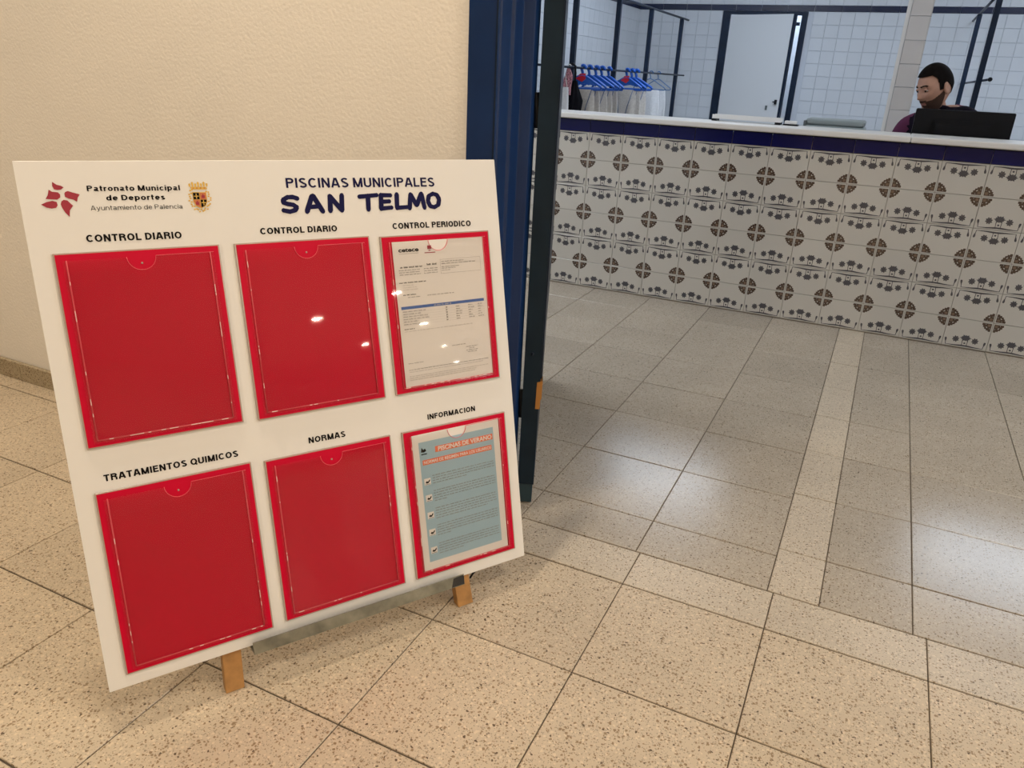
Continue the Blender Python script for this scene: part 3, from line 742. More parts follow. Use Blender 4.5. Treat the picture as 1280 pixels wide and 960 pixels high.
# coat of arms: gold crown and mantling round a quartered shield
ca = B(M_GOLD, M_INK, M_ORANGEINK, M_MAROON)
def cp(pts, mi, y=-.0006): ca.add([(u-UC, y, v+BHh) for u, v in pts], [tuple(range(len(pts)))], mi)
cx, cz = .2372, -.0560
for k in range(40):                           # scalloped mantling
    a = 2*math.pi*k/40
    if .9 < a < 2.24: continue
    r = .0158+.0016*math.cos(k*2.4); x = cx+r*.92*math.cos(a); z = cz+r*1.18*math.sin(a)-.001
    cp([(x+.0016*math.cos(t*1.047), z+.0013*math.sin(t*1.047)) for t in range(6)], 0, -.0006-.00001*k)
cp([(cx-.0105, -.0435), (cx+.0105, -.0440), (cx+.0120, -.0400), (cx-.0120, -.0395)], 0)
for k in range(7):
    x = cx-.0125+k*.0042; h_ = .0062 if k % 2 else .0040; cp([(x-.0010, -.0395), (x+.0010, -.0395), (x+.0016, -.0395+h_), (x, -.0395+h_+.0014), (x-.0016, -.0395+h_)], 0, -.0007)
for k in range(4): cp([(cx-.009+k*.0055, -.0425), (cx-.0068+k*.0055, -.0425), (cx-.0068+k*.0055, -.0408), (cx-.009+k*.0055, -.0408)], 2, -.0009)
sh_ = [(cx-.0105, -.0475), (cx+.0105, -.0480), (cx+.0102, -.0625), (cx+.0070, -.0690), (cx, -.0722), (cx-.0070, -.0690), (cx-.0102, -.0625)]
cp(sh_, 0, -.0012)
zm = -.0590
cp([(cx-.0094, -.0485), (cx-.0004, -.0487), (cx-.0004, zm+.0003), (cx-.0094, zm+.0003)], 1, -.0014)
cp([(cx+.0004, -.0487), (cx+.0094, -.0489), (cx+.0094, zm), (cx+.0004, zm)], 2, -.0014)
cp([(cx-.0094, zm-.0003), (cx-.0004, zm-.0003), (cx-.0004, -.0710), (cx-.0060, -.0684), (cx-.0092, -.0625)], 2, -.0014)
cp([(cx+.0004, zm-.0003), (cx+.0094, zm-.0003), (cx+.0092, -.0625), (cx+.0060, -.0684), (cx+.0004, -.0710)], 1, -.0014)
for (ax, az) in ((cx-.0049, -.0538), (cx+.0046, -.0638)):
    cp([(ax-.0006, az-.0040), (ax+.0006, az-.0040), (ax+.0006, az+.0040), (ax-.0006, az+.0040)], 0, -.0016); cp([(ax-.0034, az-.0006), (ax+.0034, az-.0006), (ax+.0034, az+.0006), (ax-.0034, az+.0006)], 0, -.0016)
for (ax, az) in ((cx+.0050, -.0538), (cx-.0046, -.0638)):
    cp([(ax-.0024, az-.0030), (ax+.0024, az-.0030), (ax+.0024, az+.0012), (ax+.0008, az+.0012), (ax+.0008, az+.0032), (ax-.0008, az+.0032), (ax-.0008, az+.0012), (ax-.0024, az+.0012)], 3, -.0016)
ca.obj('coat_of_arms', brd, label='gold crest with a quartered shield')

# document holders: red plate, clear front with a thumb notch, welded seam
def holder(u0, u1, v0, v1, filled, scuffs):
    w_, h_ = u1-u0, v1-v0
    h = link('document_holder', None, brd, (bx(u0), 0, bz(v0)))
    h.empty_display_size = .02
    # child objects carry the geometry; this empty is the part
    hb = B(M_EDGE).box(0, w_, -.0042, -.0002, 0, h_, ch=.0006).obj('rim', h)  # acrylic rim, its grey-brown also stands in for a shadow outline
    B(M_RED).box(.0022, w_-.0022, -.0050, -.0043, .0022, h_-.0022).obj('backing', h)
    i = .0155
    b = B(M_CLEAR); yF = -.0082
    cxn, rn = w_/2, .020
    top = h_-.011
    pts = [(.0105, .0075), (w_-.0105, .0075), (w_-.0105, top)] + [(cxn+rn*math.cos(t), top-rn*math.sin(t)) for t in [math.pi*k/16 for k in range(17)]] + [(.0105, top)]
    n = len(pts)
    b.add([(x, yF, z) for x, z in pts], [tuple(range(n))])
    b.obj('clear_cover', h)
    # triangulated rim of the cover, seam ridges and scuffs
    s2 = B(M_WELD, M_SCRATCH)
    for (ax, az, bx_, bz_) in ((i, i-.004, w_-i, i-.004), (w_-i, i-.004, w_-i, top), (i, i-.004, i, top)):
        s2.tube([(ax, -.0070, az), (bx_, -.0070, bz_)], .0010, 6)
    s2.tube([(x, -.0072, z) for x, z in pts[2:-1]], .0005, 5)
    rnd = random.Random(scuffs)
    for k in range(scuffs):
        if rnd.random() < .45: x, z = i+rnd.uniform(.0, w_-2*i), i-.004; L_ = (rnd.uniform(.0008, .005), .0006)
        else: x, z = (i if rnd.random() < .5 else w_-i), rnd.uniform(i, top-.02); L_ = (.0005, rnd.uniform(.0008, .005))
        s2.box(x-L_[0], x+L_[0], -.0083, -.0079, z-L_[1], z+L_[1], 1)
    s2.obj('seam', h)
    sc_ = B(M_EDGE).lathe([(.0016, 0), (.0016, .0006), (.0008, .0009)], 8, M=Matrix.Translation((cxn, -.0050, h_-.021)) @ Matrix.Rotation(math.pi/2, 4, 'X')).obj('rivet', h)
    return h
hs = [(.0275, .2550, -.4165, -.1285, 0, 34), (.2785, .5070, -.4185, -.1290, 0, 12), (.5275, .7510, -.4185, -.1315, 1, 16),
      (.0265, .2570, -.7815, -.4845, 0, 18), (.2790, .5075, -.7780, -.4880, 0, 12), (.5305, .7555, -.7790, -.4885, 1, 14)]
for a in hs: holder(*a)

# the two sheets of paper in the holders (things of their own)
def sheet(name, u0, u1, v0, v1, label):
    s = empty(name, board_pt((u0+u1)/2, v0, -.0060), rot=BR, label=label, cat='document')
    B(M_PAPER).box(-(u1-u0)/2, (u1-u0)/2, -.0001, .0002, 0, v1-v0).obj('paper', s)
    return s, (u0+u1)/2, v0
s1, us, vs0 = sheet('printed_report', .5478, .7350, -.4085, -.1428, 'white printed test report with blue table bar in the upper right holder')
def ptxt(parent, body, u0, u1, v0, v1, m_, bold=0., org=None, name='print', y=-.0004, slope=0):
    return text_mesh(body, u0, u1, v0, v1, (m_,), bold=bold, org=org, y=y, slope=slope).obj(name, parent)
o1 = (us, vs0)
ptxt(s1, 'cetece', .5590, .5990, -.1615, -.1540, M_INK, .03, o1, 'letterhead')
lg = B(M_MAROON, M_LTGREY); 
def rc(b, o_, u0, u1, v0, v1, mi=0, y=-.0004): b.add([(u0-o_[0], y, v0-o_[1]), (u1-o_[0], y, v0-o_[1]), (u1-o_[0], y, v1-o_[1]), (u0-o_[0], y, v1-o_[1])], [(0, 1, 2, 3)], mi)
rc(lg, o1, .5592, .5985, -.1650, -.1640, 1); rc(lg, o1, .6170, .6250, -.1590, -.1525, 0); rc(lg, o1, .6190, .6230, -.1622, -.1604, 0); rc(lg, o1, .6105, .6325, -.1660, -.1645, 0)
lg.obj('logo_print', s1)
rep = B(M_GREYTXT, M_LTGREY, M_BARBLUE, M_INK)
rnd = random.Random(3)
def words(b, o_, u0, u1, v, h_, mi, wmin=.003, wmax=.011, y=-.0004):
    u = u0
    while u < u1:
        wl = rnd.uniform(wmin, wmax); e = min(u+wl, u1)
        if e-u > .001:
            # letters as little strokes so the words read as words, not as bars
            x = u
            while x < e:
                lw = h_*rnd.uniform(.35, .6); t = rnd.choice((1, 1, .75, 1.15)); rc(b, o_, x, min(x+lw*.62, e), v, v+h_*.72*t, mi, y); x += lw
        u = e+h_*.8
words(rep, o1, .5590, .6050, -.1900, .0032, 3); words(rep, o1, .6130, .6345, -.1880, .0042, 3)
for v in (-.1945, -.1985, -.2025): words(rep, o1, .5560+.003*rnd.random(), .5990, v, .0020, 0); words(rep, o1, .6060, .6340, v, .0020, 0)
rc(rep, o1, .6405, .7265, -.1795, -.1792, 0); rc(rep, o1, .6405, .7265, -.2052, -.2049, 0); rc(rep, o1, .6405, .6408, -.2052, -.1792, 0); rc(rep, o1, .7262, .7265, -.2052, -.1792, 0)
words(rep, o1, .6430, .6900, -.1840, .0022, 0); words(rep, o1, .6430, .7150, -.1880, .0022, 0)
for v, e in ((-.1935, .68), (-.1965, .672), (-.2000, .66)): words(rep, o1, .6430, e, v, .0018, 0)
words(rep, o1, .5545, .6080, -.2170, .0026, 3)
for v, e in ((-.2215, .585), (-.2255, .588), (-.2295, .590)): words(rep, o1, .5610, e, v, .0018, 1)
words(rep, o1, .5600, .5860, -.2390, .0026, 3); words(rep, o1, .5690, .5960, -.2435, .0020, 0); words(rep, o1, .6080, .6640, -.2430, .0022, 0)
rc(rep, o1, .5535, .7275, -.2640, -.2588, 2)
words(rep, o1, .6200, .6560, -.2625, .0026, 1, y=-.0006)
for k in range(6):
    v = -.2690-.0046*k
    words(rep, o1, .5560, .5560+rnd.uniform(.03, .055), v, .0022, 0)
    words(rep, o1, .6440, .6470, v, .0026, 3)
    for u in (.665, .692, .713): words(rep, o1, u, u+rnd.uniform(.006, .013), v, .0020, 0)
    rc(rep, o1, .5535, .7275, v-.0012, v-.0010, 1)
words(rep, o1, .5560, .5760, -.3010, .0024, 3); words(rep, o1, .5560, .6980, -.3050, .0020, 1)
words(rep, o1, .6500, .6790, -.3420, .0018, 0)
for k, (a, b) in enumerate(((.680, .706), (.686, .699), (.680, .706), (.683, .703))): words(rep, o1, a, b, -.3480-.0034*k, .0019, 0)
words(rep, o1, .5570, .5880, -.3640, .0020, 0)
for v, e in ((-.3760, .727), (-.3800, .715), (-.3880, .726), (-.3915, .700), (-.3950, .695)): words(rep, o1, .5570, e, v, .0019, 0 if v > -.378 else 1)
rep.obj('printed_lines', s1)

s2_, us, vs0 = sheet('pool_rules_sheet', .5480, .7375, -.7665, -.4985, 'white sheet with a pale blue information panel in the lower right holder')
o2 = (us, vs0)
pb = B(M_PBLUE); rc(pb, o2, .5605, .7240, -.7510, -.5140, y=-.0003); pb.obj('blue_panel', s2_)
ob = B(M_ORANGE); rc(ob, o2, .5940, .7215, -.5385, -.5270, y=-.0005); rc(ob, o2, .5655, .7175, -.5590, -.5490, y=-.0005); ob.obj('orange_bands', s2_)
ptxt(s2_, 'PISCINAS DE VERANO', .6000, .7190, -.5370, -.5285, M_PAPER, .03, o2, 'heading', y=-.0007)
ptxt(s2_, 'NORMAS DE REGIMEN PARA LOS USUARIOS', .5680, .7160, -.5570, -.5510, M_PAPER, .02, o2, 'subheading', y=-.0007)
ic = B(M_PAPER, M_INK)
for v in (-.5918, -.6244, -.6587, -.6930, -.7291):
    rc(ic, o2, .5650, .5785, v-.0065, v+.0065, 0, -.0005)
    ic.add([(a-o2[0], -.0007, b-o2[1]) for a, b in ((.5675, v-.001), (.5705, v+.0015), (.5725, v-.0005), (.5765, v+.0040), (.5770, v+.0010), (.5735, v-.0030), (.5695, v-.0030))], [tuple(range(7))], 1)
    rc(ic, o2, .5665, .5775, v-.0055, v-.0048, 1, -.0007)
ic.add([(a-o2[0], -.0007, b-o2[1]) for a, b in ((.5640, -.5330), (.5660, -.5240), (.5690, -.5290), (.5730, -.5270), (.5750, -.5320), (.5700, -.5340))], [tuple(range(6))], 1)
rc(ic, o2, .5640, .5760, -.5385, -.5365, 1, -.0007)
ic.obj('swimmer_symbols', s2_)
pl = B(M_GREYTXT)
for v, n_ in ((-.5830, 4), (-.6130, 5), (-.6480, 5), (-.6820, 5), (-.7190, 5)):
    for k in range(n_): words(pl, o2, .5830, .7200 if k < n_-1 else rnd.uniform(.60, .70), v-.0050*k, .0024, 0, y=-.0005)
pl.obj('printed_lines', s2_)

# ================================================================== EASEL
es = empty('easel', board_pt(.40, -BHh-.066, .02), rot=Matrix.Identity(3), label='wooden easel with a metal ledge carrying the notice board', cat='easel')
eo = board_pt(.40, -BHh-.066, .02)
Me = Matrix.Translation(board_pt(0, 0)-eo) @ BR.to_4x4()             # board coordinates (u, depth, v) -> easel local
Mw = Matrix.Translation(board_pt(0, 0)) @ BR.to_4x4()
def leg_piece(u_bot, u_top, w_):
    # cut level with the floor at the foot
    pts = []
    for y in (.0095, .028):
        for s in (-1, 1):
            # find v so that the corner lies on the floor
            b0 = board_pt(u_bot+s*w_/2, 0, y); v = -b0.z/d2.z
            pts.append((u_bot+s*w_/2, y, v))
    vs = pts+[(u_top+s*w_/2, y, -.06) for y in (.0095, .028) for s in (-1, 1)]
    vs = [Me @ Vector(p) for p in vs]
    b = B(M_WOOD); b.add(vs, [(0, 1, 3, 2), (4, 6, 7, 5), (0, 4, 5, 1), (2, 3, 7, 6), (0, 2, 6, 4), (1, 5, 7, 3)])
    o = b.obj('leg', es, bevel=.0012); return o
leg_piece(.183, .215, .031); leg_piece(.637, .575, .034)
B(M_WOOD).box(.20, .60, .010, .026, -.10, -.06, 0, Me).obj('crossbar', es)
hd = board_pt(.395, -.09, .028); ft = Vector((hd.x-.30, hd.y+.10, .002))
B(M_WOOD).tube([hd-eo, ft-eo], .013, 4, smooth=False).obj('rear_leg', es)
lg_ = B(M_ALU, M_BLACKP2)
lg_.box(.2165, .6245, -.0185, -.0165, -.812, -.790, 0, Me)            # lip in front of the board
lg_.box(.2165, .6245, -.0165, .0275, -.8105, -.8055, 0, Me)           # shelf under it
lg_.obj('ledge', es, bevel=.0006)
sc3 = B(M_BLACKP2)  # flat black patch painting a dark reflection onto the ledge end
sc3.poly([Me @ Vector(p) for p in ((.5960, -.0189, -.8105), (.6235, -.0189, -.8105), (.6240, -.0189, -.7945), (.6210, -.0189, -.7915), (.6010, -.0189, -.7930))], Me.to_3x3() @ Vector((0, .0003, 0))).obj('end_reflection', es, label='dark reflection painted on the right end of the ledge')
B(M_BLACKP).tube([Me @ Vector((.657, .02, -.822)), Me @ Vector((.668, .024, -.815)), Me @ Vector((.674, .024, -.812))], .0022, 8).obj('wing_bolt', es)

# ================================================================== MAN
def skin_mesh(name, verts, edges, radii, root=0, sub=2, mats_=()):
    """verts in layout units; returns a baked mesh in metres"""
    me = bpy.data.meshes.new(name)
    bm = bmesh.new(); sl = bm.verts.layers.skin.verify()
    bv = [bm.verts.new(Vector(v)*U) for v in verts]
    for a, b in edges: bm.edges.new((bv[a], bv[b]))
    for i, v in enumerate(bv):
        r = radii[i]; r = r if isinstance(r, tuple) else (r, r)
        v[sl].radius = (r[0]*U, r[1]*U); v[sl].use_root = (i == root)
    bm.to_mesh(me); bm.free()
    o = bpy.data.objects.new(name, me); C.objects.link(o)
    s = o.modifiers.new('s', 'SKIN'); s.use_smooth_shade = True; s.branch_smoothing = .4
    d = o.modifiers.new('d', 'SUBSURF'); d.levels = sub; d.render_levels = sub
    bpy.context.view_layer.update()
    out = bpy.data.meshes.new_from_object(o.evaluated_get(bpy.context.evaluated_depsgraph_get()))
    bpy.data.objects.remove(o)
    out.materials.clear()
    for m_ in mats_: out.materials.append(m_)
    for p in out.polygons: p.use_smooth = True; p.material_index = 0
    return out
MP = Vector((.235, 4.50, 0))                     # base, under the hips
ma = math.radians(28)
F = Vector((-math.sin(ma), -math.cos(ma), 0)); Lr = Vector((math.cos(ma), -math.sin(ma), 0)); Z = Vector((0, 0, 1))
man = empty('person', MP, label='seated man with short dark hair, beard and plum and black top behind the counter', cat='person')
def J(f, l, z): return F*f+Lr*l+Z*z              # local to the man's base
joints = {'pelvis': (J(0, 0, .44), .125), 'belly': (J(.03, 0, .58), .12), 'chest': (J(.085, 0, .74), (.13, .12)), 'uchest': (J(.135, 0, .855), (.11, .09)),
          'neck0': (J(.165, -.005, .925), .060), 'neck1': (J(.205, -.035, .985), .052)}
names = list(joints); V0 = [joints[n][0] for n in names]; R0 = [joints[n][1] for n in names]; E0 = [(0, 1), (1, 2), (2, 3), (3, 4), (4, 5)]
def addp(p, r, prev): V0.append(p); R0.append(r); E0.append((prev, len(V0)-1)); return len(V0)-1
hands = []
arm_ids = []
for s in (-1, 1):
    zz = .868 if s < 0 else .912; k_ = .84 if s < 0 else 1
    a = addp(J(.135, s*.115*k_, zz), .058, 3); b = addp(J(.14, s*.160*k_, zz-.022), .054, a)
    c = addp(J(.16, s*.185*k_, .78), .046, b); e = addp(J(.15, s*.20*k_, .665), .038, c)
    f_ = addp(J(.27, s*.155, .655), .030, e); h = addp(J(.345, s*.105, .650), .022, f_)
    hands.append((V0[h], (V0[h]-V0[f_]).normalized(), s)); arm_ids += [a, b, c, e, f_, h]
leg_start = len(V0)
for s in (-1, 1):
    a = addp(J(.04, s*.085, .43), .082, 0); b = addp(J(.22, s*.11, .445), .068, a); c = addp(J(.385, s*.125, .44), .055, b)
    d = addp(J(.375, s*.13, .25), .046, c); e = addp(J(.35, s*.13, .075), .034, d); f_ = addp(J(.40, s*.135, .035), .032, e); addp(J(.50, s*.145, .026), .026, f_)
body = skin_mesh('body', V0, E0, R0, 0, 2, (M_SKIN, M_LIP))
# head surface: a deformed sphere with face; y forward, metres
def hp(dx, dy, dz, off=0.0):
    x, y, z = dx*.074, dy*.097, dz*.117
    if dz < 0:
        t = -dz; x *= 1-.30*t**1.7
        y *= (1-.50*t) if dy < 0 else (1+.02*t)
        if dy > 0: z -= .004*dy*t
    if dy > 0:
        y *= 1-.10*dy*(1-abs(dz))                   # flatter face
        g = lambda a, b, cx_, cz_, sx, sz: math.exp(-((a-cx_)/sx)**2-((b-cz_)/sz)**2)
        ax = abs(x)
        y += .006*g(ax, z, .026, .026, .022, .008)                     # brow
        y -= .011*g(ax, z, .031, .006, .014, .011)                     # eye socket
        t = (.018-z)/.050
        if 0 < t < 1.25:
            hgt = .023*t if t < 1 else .023*(1-(t-1)*4)
            y += max(0, hgt)*math.exp(-(x/(.0075+.006*min(t, 1)))**2)   # nose
        y += .004*g(ax, z, .045, -.022, .016, .016)                    # cheek
        y -= .004*g(ax, z, .040, -.055, .014, .018)
        y += .006*g(ax, z, 0, -.056, .020, .0045) + .006*g(ax, z, 0, -.068, .017, .0050) - .003*g(ax, z, 0, -.062, .02, .002)
        y += .008*g(ax, z, 0, -.098, .020, .013)                       # chin
    v = Vector((x, y, z)); return v+v.normalized()*off
hz = Vector((-.80, -.60, 0)).normalized(); hr_ = Vector((-hz.y, hz.x, 0)).cross(Z)
HM = Matrix((Vector((-hz.y, hz.x, 0))*-1, hz, Z)).transposed()
HM = Matrix((Vector((hz.y, -hz.x, 0)), hz, Z)).transposed()            # x = his right/left, y = forward
HM = HM @ Matrix.Rotation(math.radians(-19), 3, 'X') @ Matrix.Rotation(math.radians(3), 3, 'Y')
hc_local = (Vector((.120, 4.22, 1.024))-MP)*U                           # metres
HS = .97
def hw(v): return HM @ (v*HS) + hc_local
def head_shell(mask, off, nlat=56, nlon=72):
    vs, fs, idx = [], [], {}
    def vert(i, j):
        j %= nlon
        if (i, j) in idx: return idx[(i, j)]
        th = math.pi*i/nlat; ph = 2*math.pi*j/nlon
        d = (math.sin(th)*math.cos(ph), math.sin(th)*math.sin(ph), math.cos(th))
        vs.append(hw(hp(*d, off=off(*d) if callable(off) else off))); idx[(i, j)] = len(vs)-1; return idx[(i, j)]
    for i in range(nlat):
        for j in range(nlon):
            th = math.pi*(i+.5)/nlat; ph = 2*math.pi*(j+.5)/nlon
            d = (math.sin(th)*math.cos(ph), math.sin(th)*math.sin(ph), math.cos(th))
            if mask(*d):
                q = [vert(i, j), vert(i+1, j), vert(i+1, j+1), vert(i, j+1)]; fs.append(q)
    return vs, fs
def raw_mesh(name, vs, fs, m_, parent=None, smooth=True):
    me = bpy.data.meshes.new(name); me.from_pydata([tuple(v) for v in vs], [], fs); me.materials.append(m_)
    bm = bmesh.new(); bm.from_mesh(me); bmesh.ops.remove_doubles(bm, verts=bm.verts, dist=1e-5); bmesh.ops.recalc_face_normals(bm, faces=bm.faces); bm.to_mesh(me); bm.free()
    for p in me.polygons: p.use_smooth = smooth
    return me
hv, hf = head_shell(lambda *d: True, 0.0)
parts_ = [body, raw_mesh('h', hv, hf, M_SKIN)]
# ears
for s in (-1, 1):
    vs, fs = [], []
    for i in range(9):
        for j in range(12):
            th = math.pi*i/8; ph = 2*math.pi*j/12
            p = Vector((.009*math.sin(th)*math.cos(ph), .019*math.sin(th)*math.sin(ph), .032*math.cos(th)))
            if p.x*s > 0: p.x *= .5+1.2*(p.y**2/.019**2+p.z**2/.032**2)
            p = Matrix.Rotation(s*-.35, 3, 'Z') @ p
            vs.append(hw(p+Vector((s*.075, -.012, -.006))))
    fs = [(i*12+j, i*12+(j+1) % 12, (i+1)*12+(j+1) % 12, (i+1)*12+j) for i in range(8) for j in range(12)]
    parts_.append(raw_mesh('e', vs, fs, M_SKIN))
# hands
for hpos, hd_, s in hands:
    side = hd_.cross(Z).normalized(); vv = [hpos-hd_*.02, hpos+hd_*.03, hpos+hd_*.062]; rr = [.020, (.030, .014), (.032, .012)]; ee = [(0, 1), (1, 2)]
    parts_.append(skin_mesh('hand', vv, ee, rr, 0, 2, (M_SKIN,)))
    for k, ln in enumerate((.052, .062, .066, .060, .048)):
        if k == 0: base = hpos+hd_*.030-side*s*.028; dr_ = (hd_*.8-side*s*.7).normalized()
        else: base = hpos+hd_*.066+side*s*(k-2.5)*.0165; dr_ = (hd_+side*s*(k-2.5)*.07).normalized()
        p1 = base+dr_*ln*.45-Z*.003; p2 = base+dr_*ln*.78-Z*.010; p3 = base+dr_*ln-Z*.020
        parts_.append(skin_mesh('f', [base-dr_*.012, base, p1, p2, p3], [(0, 1), (1, 2), (2, 3), (3, 4)], [.0085, .0085, .0078, .0072, .006], 0, 1, (M_SKIN,)))
bm = bmesh.new()
for p in parts_: bm.from_mesh(p)
bme = bpy.data.meshes.new('body'); bm.to_mesh(bme); bm.free(); bme.materials.append(M_SKIN)
for p in bme.polygons: p.use_smooth = True; p.material_index = 0
bo = link('body', bme, man)
def face_obj(name, mask, off, m_, parent, **k):
    vs, fs = head_shell(mask, off, 116, 150)
    o = link(name, raw_mesh(name, vs, fs, m_), parent)
    so = o.modifiers.new('solid', 'SOLIDIFY'); so.thickness = .002; so.offset = -1
    return tag(o, **k)
def hair_mask(x, y, z):
    line = .60 if y > .45 else (.60-(.45-y)*1.0 if y > .0 else (.15 if y > -.25 else .15-(-.25-y)*.95))
    if abs(x) > .62 and -.02 < y < .26: line = min(line, -.05)          # sideburn
    return z > line
face_obj('hair', hair_mask, lambda x, y, z: .004+.008*max(0, z), M_HAIR, bo)
def beard_mask(x, y, z):
    p = hp(x, y, z)
    if p.y < -.005: return False
    line = -.010-.040*min(1, max(0, (p.y+.005)/.060))
    tache = abs(p.x) < .027 and -.056 < p.z < -.044
    mouth = abs(p.x) < .021 and -.072 < p.z < -.056
    return (p.z < line and not mouth and (p.z < -.056 or abs(p.x) > .027)) or tache
face_obj('beard', beard_mask, .0012, M_BEARD, bo)
def brow_mask(x, y, z):
    p = hp(x, y, z); return p.y > 0 and .011 < abs(p.x) < .045 and abs(p.z-(.0275+.003*math.sin((abs(p.x)-.011)*80))) < .0032
face_obj('eyebrows', brow_mask, .0016, M_HAIR, bo)
def lip_mask(x, y, z):
    p = hp(x, y, z); return p.y > 0 and abs(p.x) < .021 and abs(p.z+.062) < .0075*(1-(p.x/.024)**2)+.001
face_obj('lips', lip_mask, .0010, M_LIP, bo)
# eyes, brows, lips
ev = B(M_EYEW)
def ball(c, r, m_, name, sq=(1, 1, 1), parent=bo):
    vs = []
    for i in range(9):
        for j in range(12):
            th = math.pi*i/8; ph = 2*math.pi*j/12
            vs.append(hw(Vector(c)+Vector((r*sq[0]*math.sin(th)*math.cos(ph), r*sq[1]*math.sin(th)*math.sin(ph), r*sq[2]*math.cos(th)))))
    fs = [(i*12+j, i*12+(j+1) % 12, (i+1)*12+(j+1) % 12, (i+1)*12+j) for i in range(8) for j in range(12)]
    return link(name, raw_mesh(name, vs, fs, m_), parent)
for s in (-1, 1):
    ball((s*.031, .0725, .006), .0110, M_EYEW, 'eye', (1.0, .75, .42))
    ball((s*.032, .0795, .004), .0055, M_HAIR, 'iris', (1, .8, 1))
    ball((s*.031, .0765, .0120), .0125, M_SKIN, 'eyelid', (1.05, .78, .50))
# clothing: shirt over torso and arms, trousers, shoes
def grow(r, k): return tuple(x*k for x in r) if isinstance(r, tuple) else r*k
ids = [0, 1, 2, 3, 4]+arm_ids
remap = {a: i for i, a in enumerate(ids)}
SV = [V0[i] for i in ids]; SR = [grow(R0[i], 1.20) for i in ids]; SR[4] = .076
for k in (10, 16): SR[k if k < len(SR) else -1] = .028
SE = [(remap[a], remap[b]) for a, b in E0 if a in remap and b in remap]
SV[4] = V0[4]-Z*.004
sm_ = skin_mesh('jersey', SV, SE, SR, 0, 2, (M_JACKB, M_JACKP))
for p in sm_.polygons:
    c = p.center/U; l = c.dot(Lr); 
    if abs(l) > .108 and c.z < .93-.02*(l > 0): p.material_index = 1
jo = link('jersey', sm_, man)
for s in (-1, 1):                                # piping over the shoulders
    for q in (0, 1):
        b = B(M_PINKP)
        pts = []
        for t in range(9):
            u = t/8; l = s*(.06+.13*u)*(.84 if s < 0 else 1); z = (.868 if s < 0 else .898)+.054-.062*u**2.2-.004
            pts.append(J(.118-.028*q+.01*u, l, z+.006*(1-u)-.002*q))
        b.tube(pts, .0032, 6).obj('piping', jo)
b = B(M_JACKB).tube([J(.158+.052*math.sin(t*.524), -.006+.056*math.cos(t*.524), .935+.010*math.sin(t*.524)) for t in range(12)], .010, 8, closed=True); b.obj('collar', jo)
ids = [0]+list(range(leg_start, len(V0))); ids = [i for i in ids if not (i > 0 and (i-leg_start) % 7 in (5, 6))]
remap = {a: i for i, a in enumerate(ids)}
link('trousers', skin_mesh('trousers', [V0[i] for i in ids], [(remap[a], remap[b]) for a, b in E0 if a in remap and b in remap], [grow(R0[i], 1.12) for i in ids], 0, 2, (M_TROUS,)), man)
for s in (-1, 1):
    p = [J(.32, s*.13, .034), J(.40, s*.135, .036), J(.47, s*.142, .030), J(.54, s*.148, .024)]
    link('shoe', skin_mesh('shoe', p, [(0, 1), (1, 2), (2, 3)], [(.036, .034), (.040, .034), (.040, .028), (.028, .020)], 0, 2, (M_BLACKP,)), man)
# his chair
chr_ = empty('office_chair', MP-F*.0, rz=0, label='black office chair under the seated man', cat='chair')
M3 = Matrix((F, Lr, Z)).transposed().to_4x4()
B(M_BLACKF).box(-.16, .24, -.20, .20, .27, .318, 0, M3, ch=.012).obj('seat', chr_)
B(M_BLACKF).box(-.215, -.175, -.17, .17, .40, .66, 0, M3, ch=.012).obj('backrest', chr_)
B(M_BLACKP).box(-.20, -.17, -.03, .03, .26, .42, 0, M3).obj('back_bracket', chr_)
B(M_BLACKP).tube([(0, 0, .05), (0, 0, .272)], .025, 12).obj('column', chr_)
for k in range(5):
    a = k*1.2566+.3; l_ = B(M_BLACKP).tube([(0, 0, .06), (.22*math.cos(a), .22*math.sin(a), .045)], .014, 8).obj('leg', chr_)
    B(M_BLACKP).tube([(.22*math.cos(a), .22*math.sin(a)-.012, .022), (.22*math.cos(a), .22*math.sin(a)+.012, .022)], .021, 12).obj('castor', l_)

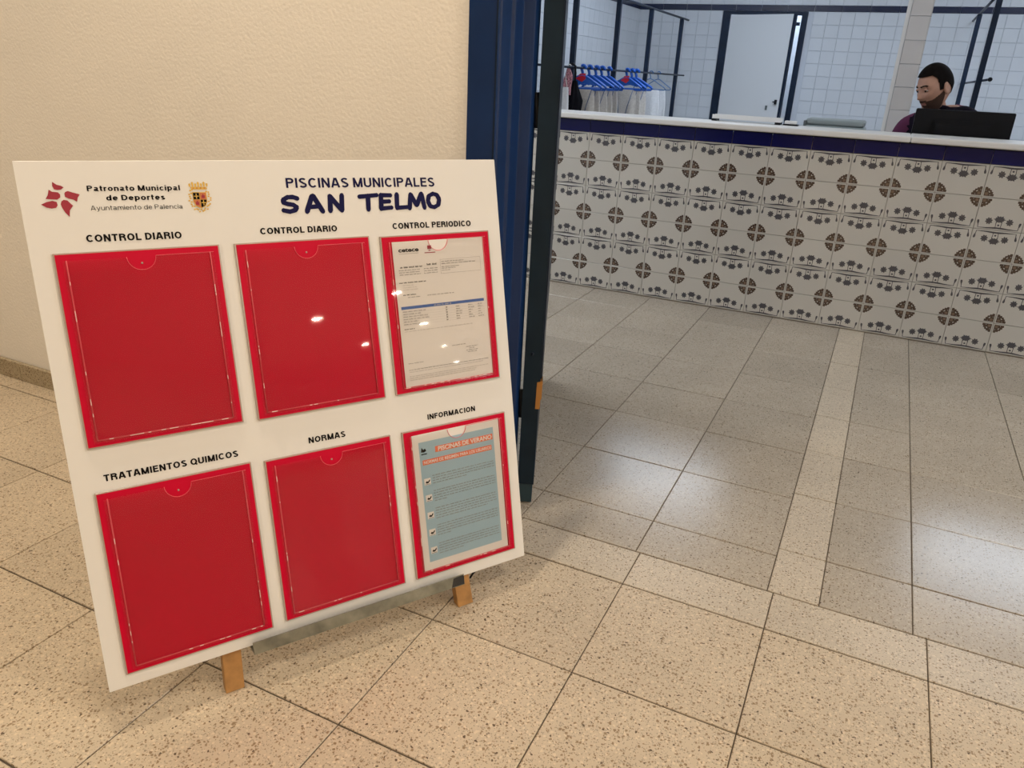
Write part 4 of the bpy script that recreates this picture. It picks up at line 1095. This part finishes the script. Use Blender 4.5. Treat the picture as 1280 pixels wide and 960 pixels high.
# ================================================================== LAMPS
def area(name, loc, power, col, sx, sy=None, parent=None, spread=180):
    l = bpy.data.lights.new(name, 'AREA'); l.energy = power; l.color = col
    l.shape = 'DISK' if sy is None else 'RECTANGLE'; l.size = sx*U
    if sy: l.size_y = sy*U
    l.spread = math.radians(spread)
    o = bpy.data.objects.new(name, l); C.objects.link(o); o.location = Vector(loc)*U
    if parent: o.parent = parent
    return o
dl_ring = B(M_WHITEP).lathe([(.105, 0), (.105, -.008), (.088, -.010), (.082, 0)], 28).mesh('trim_ring')
dl_disc = B(M_LAMPW).lathe([(.083, -.001), (.083, -.003)], 28).mesh('diffuser')
down = [(-1.10, .80, 1), (.95, .80, 1), (3.0, .80, 1), (-3.2, .80, 1), (-1.1, -1.6, 1.7), (2.5, -1.6, 1.7)]
hall = [(6.66, -1.62), (10.9, -1.72), (16.0, -1.9), (10.1, -.20), (14.6, -.30), (20.7, -.40), (28.5, -.62)]
def downlight(x, y, power, label):
    t = empty('downlight', (x, y, HL), label=label, cat='ceiling light', group='lobby downlights')
    link('trim_ring', dl_ring, t); link('diffuser', dl_disc, t)
    area('lamp', (0, 0, -.012), power, WARM, .16, parent=t)
for x, y, k in down: downlight(x, y, P_DOWN*k, 'round warm downlight in the lobby ceiling')
for x, y in hall: downlight(x, y, P_HALL, 'round warm downlight in the lobby ceiling')
def panel(x, y, sx, sy, power, label, col=COOL):
    t = empty('ceiling_panel_light', (x, y, HC), label=label, cat='ceiling light', group='reception ceiling panels')
    B(M_WHITEP).box(-sx/2-.02, sx/2+.02, -sy/2-.02, sy/2+.02, -.02, 0).obj('frame', t)
    B(M_LAMPC).box(-sx/2, sx/2, -sy/2, sy/2, -.024, -.02).obj('diffuser', t)
    area('lamp', (0, 0, -.03), power, col, sx, sy, t)
for x, y, sx, sy, k in ((-1.5, 7.6, 1.1, 1.7, 1.0), (1.7, 7.5, 1.5, 1.5, 1.5), (2.7, 2.6, .8, 1.2, 1.35), (-2.3, 2.8, .8, 1.2, 1.2)):  # nearer two panels are unseen, added to light the counter front and column
    panel(x, y, sx, sy, P_PANEL*k, 'white square light panel, out of view in the reception ceiling', COOL if y > 6 else NEUT)
pl_ = empty('passage_fill', (DX1-.5, D+.5, HC-.3), label='unseen light added to brighten the passage behind the ajar back door', cat='ceiling light')  # unseen lamp added to brighten the gap beside the open leaf
B(M_LAMPC).box(-.15, .15, -.15, .15, 0, .02).obj('diffuser', pl_); area('lamp', (0, 0, -.01), 22, COOL, .28, .28, pl_)
